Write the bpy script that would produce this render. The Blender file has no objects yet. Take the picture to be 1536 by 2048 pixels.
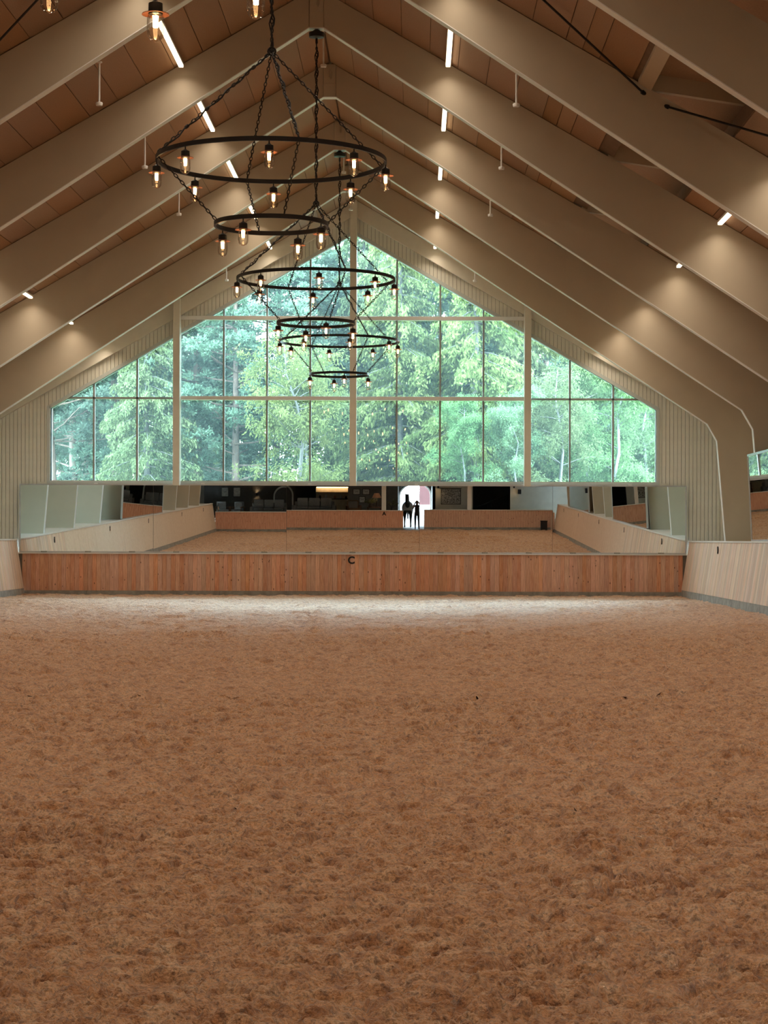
import bpy, bmesh, math, random
import numpy as np
from mathutils import Vector, Matrix

random.seed(7); np.random.seed(7)
SC = bpy.context.scene
COL = SC.collection
R = math.radians

# ------------------------------------------------------------------ camera, sky, exposure
CAMX, CAMZ, FPX = 1.83, 1.68, 4000.0
cam_d = bpy.data.cameras.new('camera')
cam_d.sensor_fit = 'HORIZONTAL'; cam_d.sensor_width = 36.0
cam_d.lens = 36.0 * FPX / 1536.0
cam_d.shift_x = -60.0 / 1536.0
cam_d.shift_y = 56.0 / 1536.0
cam_d.clip_start = 0.02; cam_d.clip_end = 600
cam = bpy.data.objects.new('camera', cam_d); COL.objects.link(cam)
cam.location = (CAMX, 0, CAMZ)
cam.rotation_euler = (R(90), R(-0.17), 0)
SC.camera = cam

SKY_STRENGTH = 60.0
w = bpy.data.worlds.new('overcast_sky'); SC.world = w; w.use_nodes = True
nt = w.node_tree; nt.nodes.clear()
wo = nt.nodes.new('ShaderNodeOutputWorld'); bg = nt.nodes.new('ShaderNodeBackground')
tcw = nt.nodes.new('ShaderNodeTexCoord'); nw = nt.nodes.new('ShaderNodeTexNoise')
nw.inputs['Scale'].default_value = 3.0; nw.inputs['Detail'].default_value = 4
rw = nt.nodes.new('ShaderNodeValToRGB')
rw.color_ramp.elements[0].position = .35; rw.color_ramp.elements[0].color = (.52, .77, 1, 1)
rw.color_ramp.elements[1].position = .62; rw.color_ramp.elements[1].color = (.86, .95, 1, 1)
nt.links.new(tcw.outputs['Generated'], nw.inputs['Vector'])
nt.links.new(nw.outputs['Fac'], rw.inputs['Fac'])
nt.links.new(rw.outputs['Color'], bg.inputs['Color'])
bg.inputs['Strength'].default_value = SKY_STRENGTH
nt.links.new(bg.outputs[0], wo.inputs[0])

SC.view_settings.view_transform = 'Standard'
SC.view_settings.look = 'None'
SC.view_settings.gamma = 1.0
SC.view_settings.use_curve_mapping = False
SC.view_settings.exposure = 0.0
SC.cycles.use_denoising = True
SC.cycles.max_bounces = 5
SC.cycles.diffuse_bounces = 3
SC.cycles.glossy_bounces = 4
SC.cycles.transmission_bounces = 3
SC.cycles.transparent_max_bounces = 10
SC.cycles.use_adaptive_sampling = True
SC.cycles.adaptive_threshold = 0.10
SC.cycles.adaptive_min_samples = 16
SC.cycles.sample_clamp_indirect = 6.0
SC.cycles.blur_glossy = 0.3

LED_STRENGTH = 5.0
LED_WATT = 50.0
BULB_STRENGTH = 45.0
HAZE = .009

# daylight portal in the window opening (guides sampling of the sky)
pl = bpy.data.lights.new('window_portal', 'AREA'); pl.shape = 'RECTANGLE'; pl.size = 18.2; pl.size_y = 7.6
pl.cycles.is_portal = True
po = bpy.data.objects.new('window_portal', pl); COL.objects.link(po)
po.location = (0, 60.5, 7.2); po.rotation_euler = (R(-90), 0, 0)

# ------------------------------------------------------------------ materials
def lin(r, g, b):
    f = lambda c: (c/255/12.92) if c/255 <= .04045 else ((c/255+.055)/1.055)**2.4
    return (f(r), f(g), f(b), 1)

class NT:
    def __init__(s, name):
        s.m = bpy.data.materials.new(name); s.m.use_nodes = True
        s.t = s.m.node_tree; s.t.nodes.clear()
        s.out = s.n('ShaderNodeOutputMaterial')
    def n(s, kind, **kw):
        x = s.t.nodes.new(kind)
        for k, v in kw.items():
            if k in x.inputs: x.inputs[k].default_value = v
            else: setattr(x, k, v)
        return x
    def l(s, a, b): s.t.links.new(a, b)
    def ramp(s, fac, stops):
        r = s.n('ShaderNodeValToRGB'); e = r.color_ramp.elements
        while len(e) < len(stops): e.new(.5)
        for q, (p, c) in zip(e, stops): q.position = p; q.color = c
        s.l(fac, r.inputs['Fac']); return r.outputs['Color']
    def coords(s, kind='Object', scale=(1, 1, 1)):
        t = s.n('ShaderNodeTexCoord'); mp = s.n('ShaderNodeMapping'); mp.inputs['Scale'].default_value = scale
        s.l(t.outputs[kind], mp.inputs['Vector']); return mp.outputs['Vector']
    def noise(s, vec, scale, detail=3, rough=.5):
        x = s.n('ShaderNodeTexNoise'); x.inputs['Scale'].default_value = scale
        x.inputs['Detail'].default_value = detail; x.inputs['Roughness'].default_value = rough
        s.l(vec, x.inputs['Vector']); return x.outputs['Fac']
    def mix(s, fac, a, b, mode='MIX'):
        x = s.n('ShaderNodeMix', data_type='RGBA', blend_type=mode)
        for sock, v in ((x.inputs[0], fac), (x.inputs[6], a), (x.inputs[7], b)):
            if hasattr(v, 'is_linked') or hasattr(v, 'links'): s.l(v, sock)
            else: sock.default_value = v
        return x.outputs[2]
    def math(s, op, a, b=0.0):
        x = s.n('ShaderNodeMath', operation=op)
        for sock, v in ((x.inputs[0], a), (x.inputs[1], b)):
            if hasattr(v, 'links'): s.l(v, sock)
            else: sock.default_value = v
        return x.outputs[0]
    def bump(s, h, strength=.3, dist=.01):
        b = s.n('ShaderNodeBump'); b.inputs['Strength'].default_value = strength; b.inputs['Distance'].default_value = dist
        s.l(h, b.inputs['Height']); return b.outputs['Normal']
    def pbr(s, col, rough=.6, metal=0, normal=None, spec=.4):
        p = s.n('ShaderNodeBsdfPrincipled')
        for nm, v in (('Base Color', col), ('Roughness', rough), ('Metallic', metal), ('Specular IOR Level', spec)):
            if hasattr(v, 'links'): s.l(v, p.inputs[nm])
            else: p.inputs[nm].default_value = v
        if normal is not None: s.l(normal, p.inputs['Normal'])
        s.l(p.outputs[0], s.out.inputs[0]); return s.m

def plain(name, col, rough=.6, metal=0, var=.08, scale=6.0, spec=.4):
    t = NT(name); v = t.coords()
    f = t.noise(v, scale, 4)
    lo = tuple(c*(1-var) for c in col[:3]) + (1,); hi = tuple(min(1, c*(1+var)) for c in col[:3]) + (1,)
    return t.pbr(t.ramp(f, [(.3, lo), (.7, hi)]), rough, metal, spec=spec)

def emit(name, col, strength):
    t = NT(name); e = t.n('ShaderNodeEmission'); e.inputs[0].default_value = col; e.inputs[1].default_value = strength
    t.l(e.outputs[0], t.out.inputs[0]); return t.m

def rnd_shift(t, col, amount, hue=0.0):
    oi = t.n('ShaderNodeObjectInfo'); hs = t.n('ShaderNodeHueSaturation')
    v = t.math('ADD', t.math('MULTIPLY', oi.outputs['Random'], 2*amount), 1-amount)
    t.l(v, hs.inputs['Value'])
    if hue:
        r2 = t.math('FRACT', t.math('MULTIPLY', oi.outputs['Random'], 17.31))
        t.l(t.math('ADD', t.math('MULTIPLY', r2, 2*hue), .5-hue), hs.inputs['Hue'])
        r3 = t.math('FRACT', t.math('MULTIPLY', oi.outputs['Random'], 53.7))
        t.l(t.math('ADD', t.math('MULTIPLY', r3, .34), .83), hs.inputs['Saturation'])
    t.l(col, hs.inputs['Color']); return hs.outputs[0]

def mat_sand():
    t = NT('riding_sand'); v = t.coords()
    big = t.noise(v, .5, 2); mid = t.noise(v, 8, 3, .65); fine = t.noise(v, 60, 3, .75); crumb = t.noise(v, 26, 2, .6)
    c = t.ramp(mid, [(.30, lin(164, 108, 70)), (.5, lin(220, 166, 120)), (.72, lin(244, 206, 166))])
    c = t.mix(t.math('MULTIPLY', big, .4), c, lin(204, 146, 96))
    f2 = t.ramp(fine, [(.34, (.32, .29, .27, 1)), (.56, (1, 1, 1, 1))])
    c = t.mix(.75, c, f2, 'MULTIPLY')
    k = t.ramp(crumb, [(.56, (0, 0, 0, 1)), (.66, (1, 1, 1, 1))])
    kk = t.n('ShaderNodeSeparateColor'); t.l(k, kk.inputs[0])
    c = t.mix(t.math('MULTIPLY', kk.outputs[0], .55), c, lin(96, 68, 56))
    h = t.math('ADD', t.math('MULTIPLY', crumb, .6), t.math('MULTIPLY', fine, .5))
    m = t.pbr(c, .62, 0, t.bump(h, 1.0, .035), spec=.35)
    p = [n for n in t.t.nodes if n.type == 'BSDF_PRINCIPLED'][0]
    p.inputs['Sheen Weight'].default_value = .35; p.inputs['Sheen Roughness'].default_value = .45
    return m

def mat_board(name, cols, rnd=.18, hue=.012, knots=True, long_axis='z'):
    t = NT(name)
    tc = t.n('ShaderNodeTexCoord'); oi = t.n('ShaderNodeObjectInfo')
    add = t.n('ShaderNodeVectorMath', operation='ADD'); t.l(tc.outputs['Object'], add.inputs[0])
    cb = t.n('ShaderNodeCombineXYZ'); off = t.math('MULTIPLY', oi.outputs['Random'], 91.0)
    t.l(off, cb.inputs[0]); t.l(off, cb.inputs[1]); t.l(t.math('MULTIPLY', off, 1.7), cb.inputs[2]); t.l(cb.outputs[0], add.inputs[1])
    mp = t.n('ShaderNodeMapping'); mp.inputs['Scale'].default_value = (1, 1, .07) if long_axis == 'z' else (1, .07, 1)
    t.l(add.outputs[0], mp.inputs['Vector'])
    g = t.noise(mp.outputs[0], 45, 4, .6)
    c = t.ramp(g, [(.3, cols[0]), (.7, cols[1])])
    if knots:
        mk = t.n('ShaderNodeMapping'); mk.inputs['Scale'].default_value = (1, 1, .55); t.l(add.outputs[0], mk.inputs['Vector'])
        vo = t.n('ShaderNodeTexVoronoi'); vo.inputs['Scale'].default_value = 9.0; t.l(mk.outputs[0], vo.inputs['Vector'])
        k = t.ramp(vo.outputs['Distance'], [(.08, (1, 1, 1, 1)), (.17, (0, 0, 0, 1))])
        gate = t.math('GREATER_THAN', t.n('ShaderNodeSeparateColor').outputs[0], .5)
        sep = t.n('ShaderNodeSeparateColor'); t.l(vo.outputs['Color'], sep.inputs[0])
        gate = t.math('GREATER_THAN', sep.outputs[0], .55)
        kk = t.n('ShaderNodeSeparateColor'); t.l(k, kk.inputs[0])
        c = t.mix(t.math('MULTIPLY', t.math('MULTIPLY', kk.outputs[0], gate), .85), c, lin(70, 38, 24))
    c = rnd_shift(t, c, rnd, hue)
    return t.pbr(c, .6, 0, t.bump(g, .12, .004))

def mat_ceiling():
    t = NT('ceiling_board'); v = t.coords()
    a = t.noise(v, 60, 5, .7); b = t.noise(v, 2.5, 3)
    c = t.ramp(a, [(.3, lin(140, 111, 88)), (.7, lin(178, 148, 120))])
    c = t.mix(t.math('MULTIPLY', b, .4), c, lin(157, 125, 98))
    return t.pbr(rnd_shift(t, c, .09, .006), .75, 0, t.bump(a, .35, .006))

def mat_concrete():
    t = NT('concrete'); v = t.coords()
    a = t.noise(v, 4, 6, .65)
    return t.pbr(t.ramp(a, [(.3, lin(128, 126, 120)), (.7, lin(168, 166, 160))]), .85, 0, t.bump(a, .2, .006))

def mat_glass(name, tint, refl=1.0, rough=0.0):
    t = NT(name); tr = t.n('ShaderNodeBsdfTransparent'); tr.inputs[0].default_value = tint
    gl = t.n('ShaderNodeBsdfGlossy'); gl.inputs['Roughness'].default_value = rough
    fr = t.n('ShaderNodeFresnel'); fr.inputs[0].default_value = 1.45
    mx = t.n('ShaderNodeMixShader'); t.l(t.math('MULTIPLY', fr.outputs[0], refl), mx.inputs[0])
    t.l(tr.outputs[0], mx.inputs[1]); t.l(gl.outputs[0], mx.inputs[2]); t.l(mx.outputs[0], t.out.inputs[0]); return t.m

def mat_pane():
    t = NT('window_glass'); tr = t.n('ShaderNodeBsdfTransparent'); tr.inputs[0].default_value = (.84, .96, .96, 1)
    gl = t.n('ShaderNodeBsdfGlossy'); gl.inputs['Roughness'].default_value = 0
    fr = t.n('ShaderNodeFresnel'); fr.inputs[0].default_value = 1.45
    tl = t.n('ShaderNodeBsdfTranslucent'); tl.inputs[0].default_value = (.72, .95, 1, 1)
    m0 = t.n('ShaderNodeMixShader'); m0.inputs[0].default_value = HAZE          # pale haze mixed into the panes, lifts the forest's dark tones
    t.l(tr.outputs[0], m0.inputs[1]); t.l(tl.outputs[0], m0.inputs[2])
    mx = t.n('ShaderNodeMixShader'); t.l(t.math('MULTIPLY', fr.outputs[0], .9), mx.inputs[0])
    t.l(m0.outputs[0], mx.inputs[1]); t.l(gl.outputs[0], mx.inputs[2]); t.l(mx.outputs[0], t.out.inputs[0]); return t.m

def mat_mirror():
    t = NT('mirror_glass'); v = t.coords(scale=(1, 1, .6))
    f = t.noise(v, .35, 1)
    g = t.n('ShaderNodeBsdfGlossy'); g.inputs['Roughness'].default_value = 0.0
    g.inputs[0].default_value = (.86, .90, .89, 1)
    t.l(g.outputs[0], t.out.inputs[0]); return t.m

def mat_leaf(name, c1, c2, trans=.45):
    t = NT(name); oi = t.n('ShaderNodeObjectInfo'); v = t.coords()
    a = t.noise(v, .9, 3); b = t.noise(v, 9, 2)
    f = t.math('ADD', t.math('MULTIPLY', a, .6), t.math('MULTIPLY', b, .4))
    c = rnd_shift(t, t.ramp(f, [(.35, c1), (.65, c2)]), .15, .015)
    d = t.n('ShaderNodeBsdfDiffuse'); tl = t.n('ShaderNodeBsdfTranslucent'); mx = t.n('ShaderNodeMixShader')
    mx.inputs[0].default_value = trans
    t.l(c, d.inputs[0]); t.l(c, tl.inputs[0]); t.l(d.outputs[0], mx.inputs[1]); t.l(tl.outputs[0], mx.inputs[2])
    t.l(mx.outputs[0], t.out.inputs[0]); return t.m

def mat_bark(name, c1, c2):
    t = NT(name); v = t.coords(scale=(1, 1, .35)); a = t.noise(v, 7, 5, .65)
    return t.pbr(t.ramp(a, [(.35, c1), (.65, c2)]), .9, 0, t.bump(a, .5, .03))

M = dict(
    sand=mat_sand(), ceil=mat_ceiling(), concrete=mat_concrete(), mirror=mat_mirror(),
    frame=plain('beam_paint', (.50, .43, .325, 1), .5, var=.03, scale=2),
    clad=plain('cladding_paint', (.74, .72, .63, 1), .5, var=.05, scale=3),
    back=plain('joint_board', (.22, .20, .17, 1), .8),
    roofback=plain('roof_backing', (.20, .14, .10, 1), .9),
    white=plain('white_paint', (.78, .78, .76, 1), .4, var=.03),
    gablepaint=plain('gable_timber_paint', (.72, .68, .58, 1), .5, var=.03),
    mullion=plain('mullion_paint', (.30, .325, .31, 1), .45, var=.03),
    winframe=plain('window_frame_paint', (.58, .61, .58, 1), .45, var=.03),
    alu=plain('brushed_aluminium', (.62, .63, .64, 1), .35, .8, var=.05),
    kick=mat_board('larch_kickboard', (lin(200, 144, 118), lin(232, 186, 158)), rnd=.14, hue=.006),
    kickside=mat_board('larch_kickboard_pale', (lin(206, 178, 154), lin(236, 213, 194)), rnd=.14, knots=False),
    black=plain('black_metal', (.018, .016, .015, 1), .45, .3),
    dark=plain('dark_matte', (.02, .02, .022, 1), .7),
    copper=plain('copper_brim', (.42, .17, .09, 1), .4, .7),
    pane=mat_pane(),
    bulb=mat_glass('bulb_glass', (.98, .96, .93, 1), .6, .02),
    led=emit('led_diffuser', (1.0, .80, .52, 1), LED_STRENGTH),
    fil=emit('bulb_filament', (1.0, .56, .22, 1), BULB_STRENGTH),
    ground=plain('forest_floor', (.10, .13, .05, 1), .95, var=.4, scale=.6),
    gravel=plain('pale_gravel', (.022, .022, .022, 1), .95, var=.2, scale=3),
    lounge=plain('lounge_wall_paint', (.10, .095, .09, 1), .8),
    loungefloor=plain('lounge_floor', (.16, .14, .12, 1), .6),
    greywall=plain('grey_wall_paint', (.22, .22, .22, 1), .8),
    sofa=plain('grey_wool', (.16, .17, .18, 1), .95, var=.15, scale=30),
    cushion=plain('grey_cushion', (.24, .25, .26, 1), .95, var=.15, scale=30),
    wood=mat_board('brown_wood', (lin(86, 56, 36), lin(120, 82, 54)), knots=False),
    wicker=plain('wicker', (.16, .10, .06, 1), .8, var=.4, scale=40),
    shade=plain('lamp_shade_cloth', (.75, .42, .28, 1), .9),
    red=plain('red_barn_paint', (.022, .002, .002, 1), .8, var=.1),
    paper=plain('picture_paper', (.72, .71, .68, 1), .8, var=.25, scale=9),
    cloth=plain('printed_cloth', (.40, .38, .35, 1), .9, var=.8, scale=14),
    navy=plain('dark_clothing', (.02, .022, .03, 1), .9),
    skin=plain('skin', (.55, .32, .23, 1), .5, var=.05),
    hair=plain('brown_hair', (.16, .09, .05, 1), .6),
    coat=plain('dark_horse_coat', (.02, .016, .013, 1), .4),
    rug=plain('grey_horse_rug', (.55, .57, .60, 1), .85),
    kitchen=plain('kitchen_tile', (.75, .62, .45, 1), .4, var=.1),
    clay=plain('dark_vase', (.03, .025, .022, 1), .4),
    pineleaf=mat_leaf('pine_needles', (.045, .070, .048, 1), (.095, .125, .085, 1)),
    spruceleaf=mat_leaf('spruce_needles', (.058, .077, .032, 1), (.13, .142, .058, 1)),
    birchleaf=mat_leaf('birch_leaves', (.06, .095, .042, 1), (.115, .16, .075, 1), .5),
    willowleaf=mat_leaf('yellow_green_leaves', (.07, .085, .03, 1), (.125, .135, .055, 1), .55),
    pinebark=mat_bark('pine_bark', (.045, .029, .023, 1), (.105, .064, .048, 1)),
    greybark=mat_bark('spruce_bark', (.045, .04, .036, 1), (.09, .08, .072, 1)),
    birchbark=mat_bark('birch_bark', (.05, .048, .044, 1), (.15, .146, .138, 1)),
)

for _k in ('led', 'fil'): M[_k].cycles.emission_sampling = 'NONE'

# ------------------------------------------------------------------ mesh helpers
class MB:
    def __init__(s): s.v = []; s.f = []
    def add(s, vs, fs):
        b = len(s.v); s.v += [tuple(p) for p in vs]; s.f += [tuple(i+b for i in f) for f in fs]; return s
    def box(s, x0, x1, y0, y1, z0, z1):
        return s.add([(x0,y0,z0),(x1,y0,z0),(x1,y1,z0),(x0,y1,z0),(x0,y0,z1),(x1,y0,z1),(x1,y1,z1),(x0,y1,z1)],
                     [(0,3,2,1),(4,5,6,7),(0,1,5,4),(1,2,6,5),(2,3,7,6),(3,0,4,7)])
    def prism_y(s, poly, y0, y1):                     # convex or not; xz polygon, counter-clockwise seen from -y
        n = len(poly)
        vs = [(x, y0, z) for x, z in poly] + [(x, y1, z) for x, z in poly]
        fs = [tuple(range(n)), tuple(range(2*n-1, n-1, -1))]
        fs += [(i, i+n, (i+1) % n + n, (i+1) % n) for i in range(n)]
        return s.add(vs, fs)
    def prism_z(s, poly, z0, z1):
        n = len(poly)
        vs = [(x, y, z0) for x, y in poly] + [(x, y, z1) for x, y in poly]
        fs = [tuple(range(n-1, -1, -1)), tuple(range(n, 2*n))]
        fs += [(i, (i+1) % n, (i+1) % n + n, i+n) for i in range(n)]
        return s.add(vs, fs)
    def prism_x(s, poly, x0, x1):
        n = len(poly)
        vs = [(x0, y, z) for y, z in poly] + [(x1, y, z) for y, z in poly]
        fs = [tuple(range(n-1, -1, -1)), tuple(range(n, 2*n))]
        fs += [(i, (i+1) % n, (i+1) % n + n, i+n) for i in range(n)]
        return s.add(vs, fs)
    def bar(s, p, q, wid, dep, up=(0, 1, 0)):         # square-section bar; wid across, dep along up
        p = Vector(p); q = Vector(q); d = (q-p).normalized(); u = Vector(up); u = (u - d*u.dot(d)).normalized(); a = d.cross(u)
        a = a*wid/2; u = u*dep/2
        vs = [p-a-u, p+a-u, p+a+u, p-a+u, q-a-u, q+a-u, q+a+u, q-a+u]
        return s.add(vs, [(0,3,2,1),(4,5,6,7),(0,1,5,4),(1,2,6,5),(2,3,7,6),(3,0,4,7)])
    def tube(s, pts, rad, n=8, close=False, cap=True):
        pts = [Vector(p) for p in pts]; m = len(pts)
        rad = rad if hasattr(rad, '__len__') else [rad]*m
        vs = []; ref = None
        for i, p in enumerate(pts):
            if close: d = pts[(i+1) % m]-pts[i-1]
            else: d = pts[min(i+1, m-1)]-pts[max(i-1, 0)]
            d = d.normalized() if d.length > 1e-9 else Vector((0,0,1))
            if ref is None: ref = Vector((0,0,1)) if abs(d.z) < .9 else Vector((1,0,0))
            a = ref - d*ref.dot(d)
            if a.length < 1e-4: a = Vector((0,1,0)) - d*d.y
            a.normalize(); b = d.cross(a); ref = a
            for k in range(n):
                t = 2*math.pi*k/n; vs.append(p + (a*math.cos(t)+b*math.sin(t))*rad[i])
        fs = []
        for i in range(m if close else m-1):
            j = (i+1) % m
            for k in range(n): fs.append((i*n+k, i*n+(k+1) % n, j*n+(k+1) % n, j*n+k))
        if cap and not close: fs += [tuple(range(n-1, -1, -1)), tuple((m-1)*n+k for k in range(n))]
        return s.add(vs, fs)
    def lathe(s, prof, n=16, cx=0, cy=0, cap=True):
        vs = []; fs = []
        for r, z in prof:
            for k in range(n):
                t = 2*math.pi*k/n; vs.append((cx+r*math.cos(t), cy+r*math.sin(t), z))
        for i in range(len(prof)-1):
            for k in range(n): fs.append((i*n+k, i*n+(k+1) % n, (i+1)*n+(k+1) % n, (i+1)*n+k))
        if cap: fs += [tuple(range(n-1, -1, -1)), tuple((len(prof)-1)*n+k for k in range(n))]
        return s.add(vs, fs)
    def mesh(s, name='m'):
        me = bpy.data.meshes.new(name); me.from_pydata(s.v, [], s.f); me.update(); return me

def smooth(me, ang=40):
    for p in me.polygons: p.use_smooth = True
    try: me.set_sharp_from_angle(angle=R(ang))
    except Exception: pass
    return me

def fix(me, bevel=0):
    bm = bmesh.new(); bm.from_mesh(me)
    bmesh.ops.recalc_face_normals(bm, faces=bm.faces)
    if bevel: bmesh.ops.bevel(bm, geom=list(bm.edges), offset=bevel, segments=2, affect='EDGES', profile=.6)
    bm.to_mesh(me); bm.free(); return me

def link(name, me, mat=None, parent=None, loc=(0,0,0), rot=(0,0,0)):
    o = bpy.data.objects.new(name, me); COL.objects.link(o)
    if mat is not None and me is not None and not me.materials: me.materials.append(mat)
    o.location = loc; o.rotation_euler = rot
    if parent is not None: o.parent = parent
    return o

def tag(o, label=None, cat=None, group=None, kind=None):
    if label: o['label'] = label
    if cat: o['category'] = cat
    if group: o['group'] = group
    if kind: o['kind'] = kind
    return o

def thing(name, label, cat, loc=(0,0,0), group=None, rotz=0):
    o = link(name, None, None, None, loc, (0,0,rotz)); o.empty_display_size = .1
    return tag(o, label, cat, group)

def struct(name, me, mat, **kw):
    o = link(name, me, mat, **kw); o['kind'] = 'structure'; return o

def build(mb, bevel=0, sm=0):
    me = mb.mesh(); fix(me, bevel)
    if sm: smooth(me, sm)
    return me

# ------------------------------------------------------------------ dimensions of the hall
YA, BAY, NF = 2.3, 5.77, 10
FR = [YA + BAY*i for i in range(NF)]          # near faces of the portal frames
YC = 60.0                                     # gable wall with the big window
FT = 0.20                                     # frame thickness
RIDGE, PITCH = 11.88, 0.577                   # ceiling
roof = lambda x: RIDGE - PITCH*abs(x)
WX, EAVE = 11.3, 11.88-.577*11.3
CY0 = -7.0                                    # outer wall of the entrance end

# ------------------------------------------------------------------ ground and floor
def ground():
    mb = MB()
    mb.box(-150, 150, 60.6, 260, -.4, -.06)
    struct('ground_forest', build(mb), M['ground'])
    mb = MB(); mb.box(-60, 60, -90, CY0-.3, -.4, -.06)
    struct('ground_yard', build(mb), M['gravel'])
ground()

def vnoise(X, Y, freq, seed):
    rs = np.random.RandomState(seed); n = 512; g = rs.rand(n, n)
    x = X*freq + 37.3; y = Y*freq + 11.7
    xi = np.floor(x).astype(int); yi = np.floor(y).astype(int); fx = x-xi; fy = y-yi
    fx = fx*fx*(3-2*fx); fy = fy*fy*(3-2*fy)
    a = g[xi % n, yi % n]; b = g[(xi+1) % n, yi % n]; c = g[xi % n, (yi+1) % n]; d = g[(xi+1) % n, (yi+1) % n]
    return (a*(1-fx)+b*fx)*(1-fy) + (c*(1-fx)+d*fx)*fy

def ridged(X, Y, f, seed): return 1-np.abs(2*vnoise(X, Y, f, seed)-1)

def sand_height(X, Y, fine):
    wx = X + (vnoise(X, Y, 6, 21)-.5)*.16; wy = Y + (vnoise(X, Y, 6, 22)-.5)*.16
    big = vnoise(X, Y, .7, 1)*.5 + vnoise(X, Y, 1.9, 2)*.5
    h = big*.04 + vnoise(wx, wy, 4.2, 3)*.03
    patch = np.clip((vnoise(X, Y, 1.3, 9)*.6+vnoise(X, Y, 3.1, 10)*.4-.25)*2.4, .70, 1.35)
    sst = lambda n, a, b: (lambda t: t*t*(3-2*t))(np.clip((n-a)/(b-a), 0, 1))
    c1 = vnoise(wx, wy, 8, 4); c2 = vnoise(wx, wy, 17, 5); c3 = vnoise(wx, wy, 33, 6); c4 = vnoise(X, Y, 62, 7)
    clod = sst(c1, .42, .62)*.036*patch + sst(c2, .45, .60)*.032*patch
    if fine > 0: clod = clod + sst(c3, .46, .62)*.020*patch
    if fine > 1: clod = clod + sst(c4, .45, .7)*.006
    return h + clod - .055

def floor():
    vs = []; fs = []; base = 0
    V = []; F = []
    for (x0, x1, y0, y1, st, fine) in ((-1.6, 4.9, 5.8, 12.5, .010, 2), (-3.6, 6.6, 12.5, 21.0, .021, 1), (-6.8, 9.3, 21.0, 35.0, .045, 1), (-9.84, 9.84, 35.0, 59.88, .085, 0),
            (-9.84, 9.84, 2.36, 5.8, .1, 0), (-9.84, -1.6, 5.8, 12.5, .1, 0), (4.9, 9.84, 5.8, 12.5, .1, 0), (-9.84, -3.6, 12.5, 21, .1, 0), (6.6, 9.84, 12.5, 21, .1, 0),
            (-9.84, -6.8, 21, 35, .1, 0), (9.3, 9.84, 21, 35, .1, 0)):
        nx = int((x1-x0)/st)+1; ny = int((y1-y0)/st)+1
        X, Y = np.meshgrid(np.linspace(x0, x1, nx), np.linspace(y0, y1, ny))
        Z = sand_height(X, Y, fine)
        V.append(np.stack([X.ravel(), Y.ravel(), Z.ravel()], 1))
        i = np.arange(nx*ny).reshape(ny, nx)
        q = np.stack([i[:-1,:-1], i[:-1,1:], i[1:,1:], i[1:,:-1]], -1).reshape(-1, 4) + base
        F.append(q); base += nx*ny
    flat = np.array([(-9.95, YA-.05, -.06), (9.95, YA-.05, -.06), (9.95, 59.95, -.06), (-9.95, 59.95, -.06),
                     (-9.95, YA-.05, -.4), (9.95, YA-.05, -.4), (9.95, 59.95, -.4), (-9.95, 59.95, -.4)])
    V.append(flat); F.append(np.array([(0,1,2,3),(7,6,5,4),(0,4,5,1),(1,5,6,2),(2,6,7,3),(3,7,4,0)])+base)
    V = np.concatenate(V); F = np.concatenate(F)
    me = bpy.data.meshes.new('floor')
    me.vertices.add(len(V)); me.vertices.foreach_set('co', V.ravel())
    me.loops.add(F.size); me.loops.foreach_set('vertex_index', F.ravel().astype(np.int32))
    me.polygons.add(len(F)); me.polygons.foreach_set('loop_start', np.arange(0, F.size, 4, dtype=np.int32))
    me.polygons.foreach_set('loop_total', np.full(len(F), 4, dtype=np.int32))
    me.polygons.foreach_set('use_smooth', np.ones(len(F), dtype=bool))
    me.update(); me.validate()
    struct('floor', me, M['sand'])
    mb = MB(); mb.box(-WX, WX, CY0, YA-.05, -.4, .0)
    struct('floor_lounge', build(mb), M['loungefloor'])
floor()

# ------------------------------------------------------------------ outer walls
for nm, s in (('wall_left', -1), ('wall_right', 1)):
    mb = MB()
    xs = sorted((s*WX, s*(WX+.25)))
    mb.box(xs[0], xs[1], CY0-.3, 60.4, -.4, EAVE+.1)
    wl = struct(nm, build(mb), M['clad'])
    mb = MB(); xs = sorted((s*10.13, s*WX))
    mb.box(xs[0], xs[1], YA-.1, 60.0, 1.60, 1.655)
    link('ledge', build(mb, .008), M['white'], wl)

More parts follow.
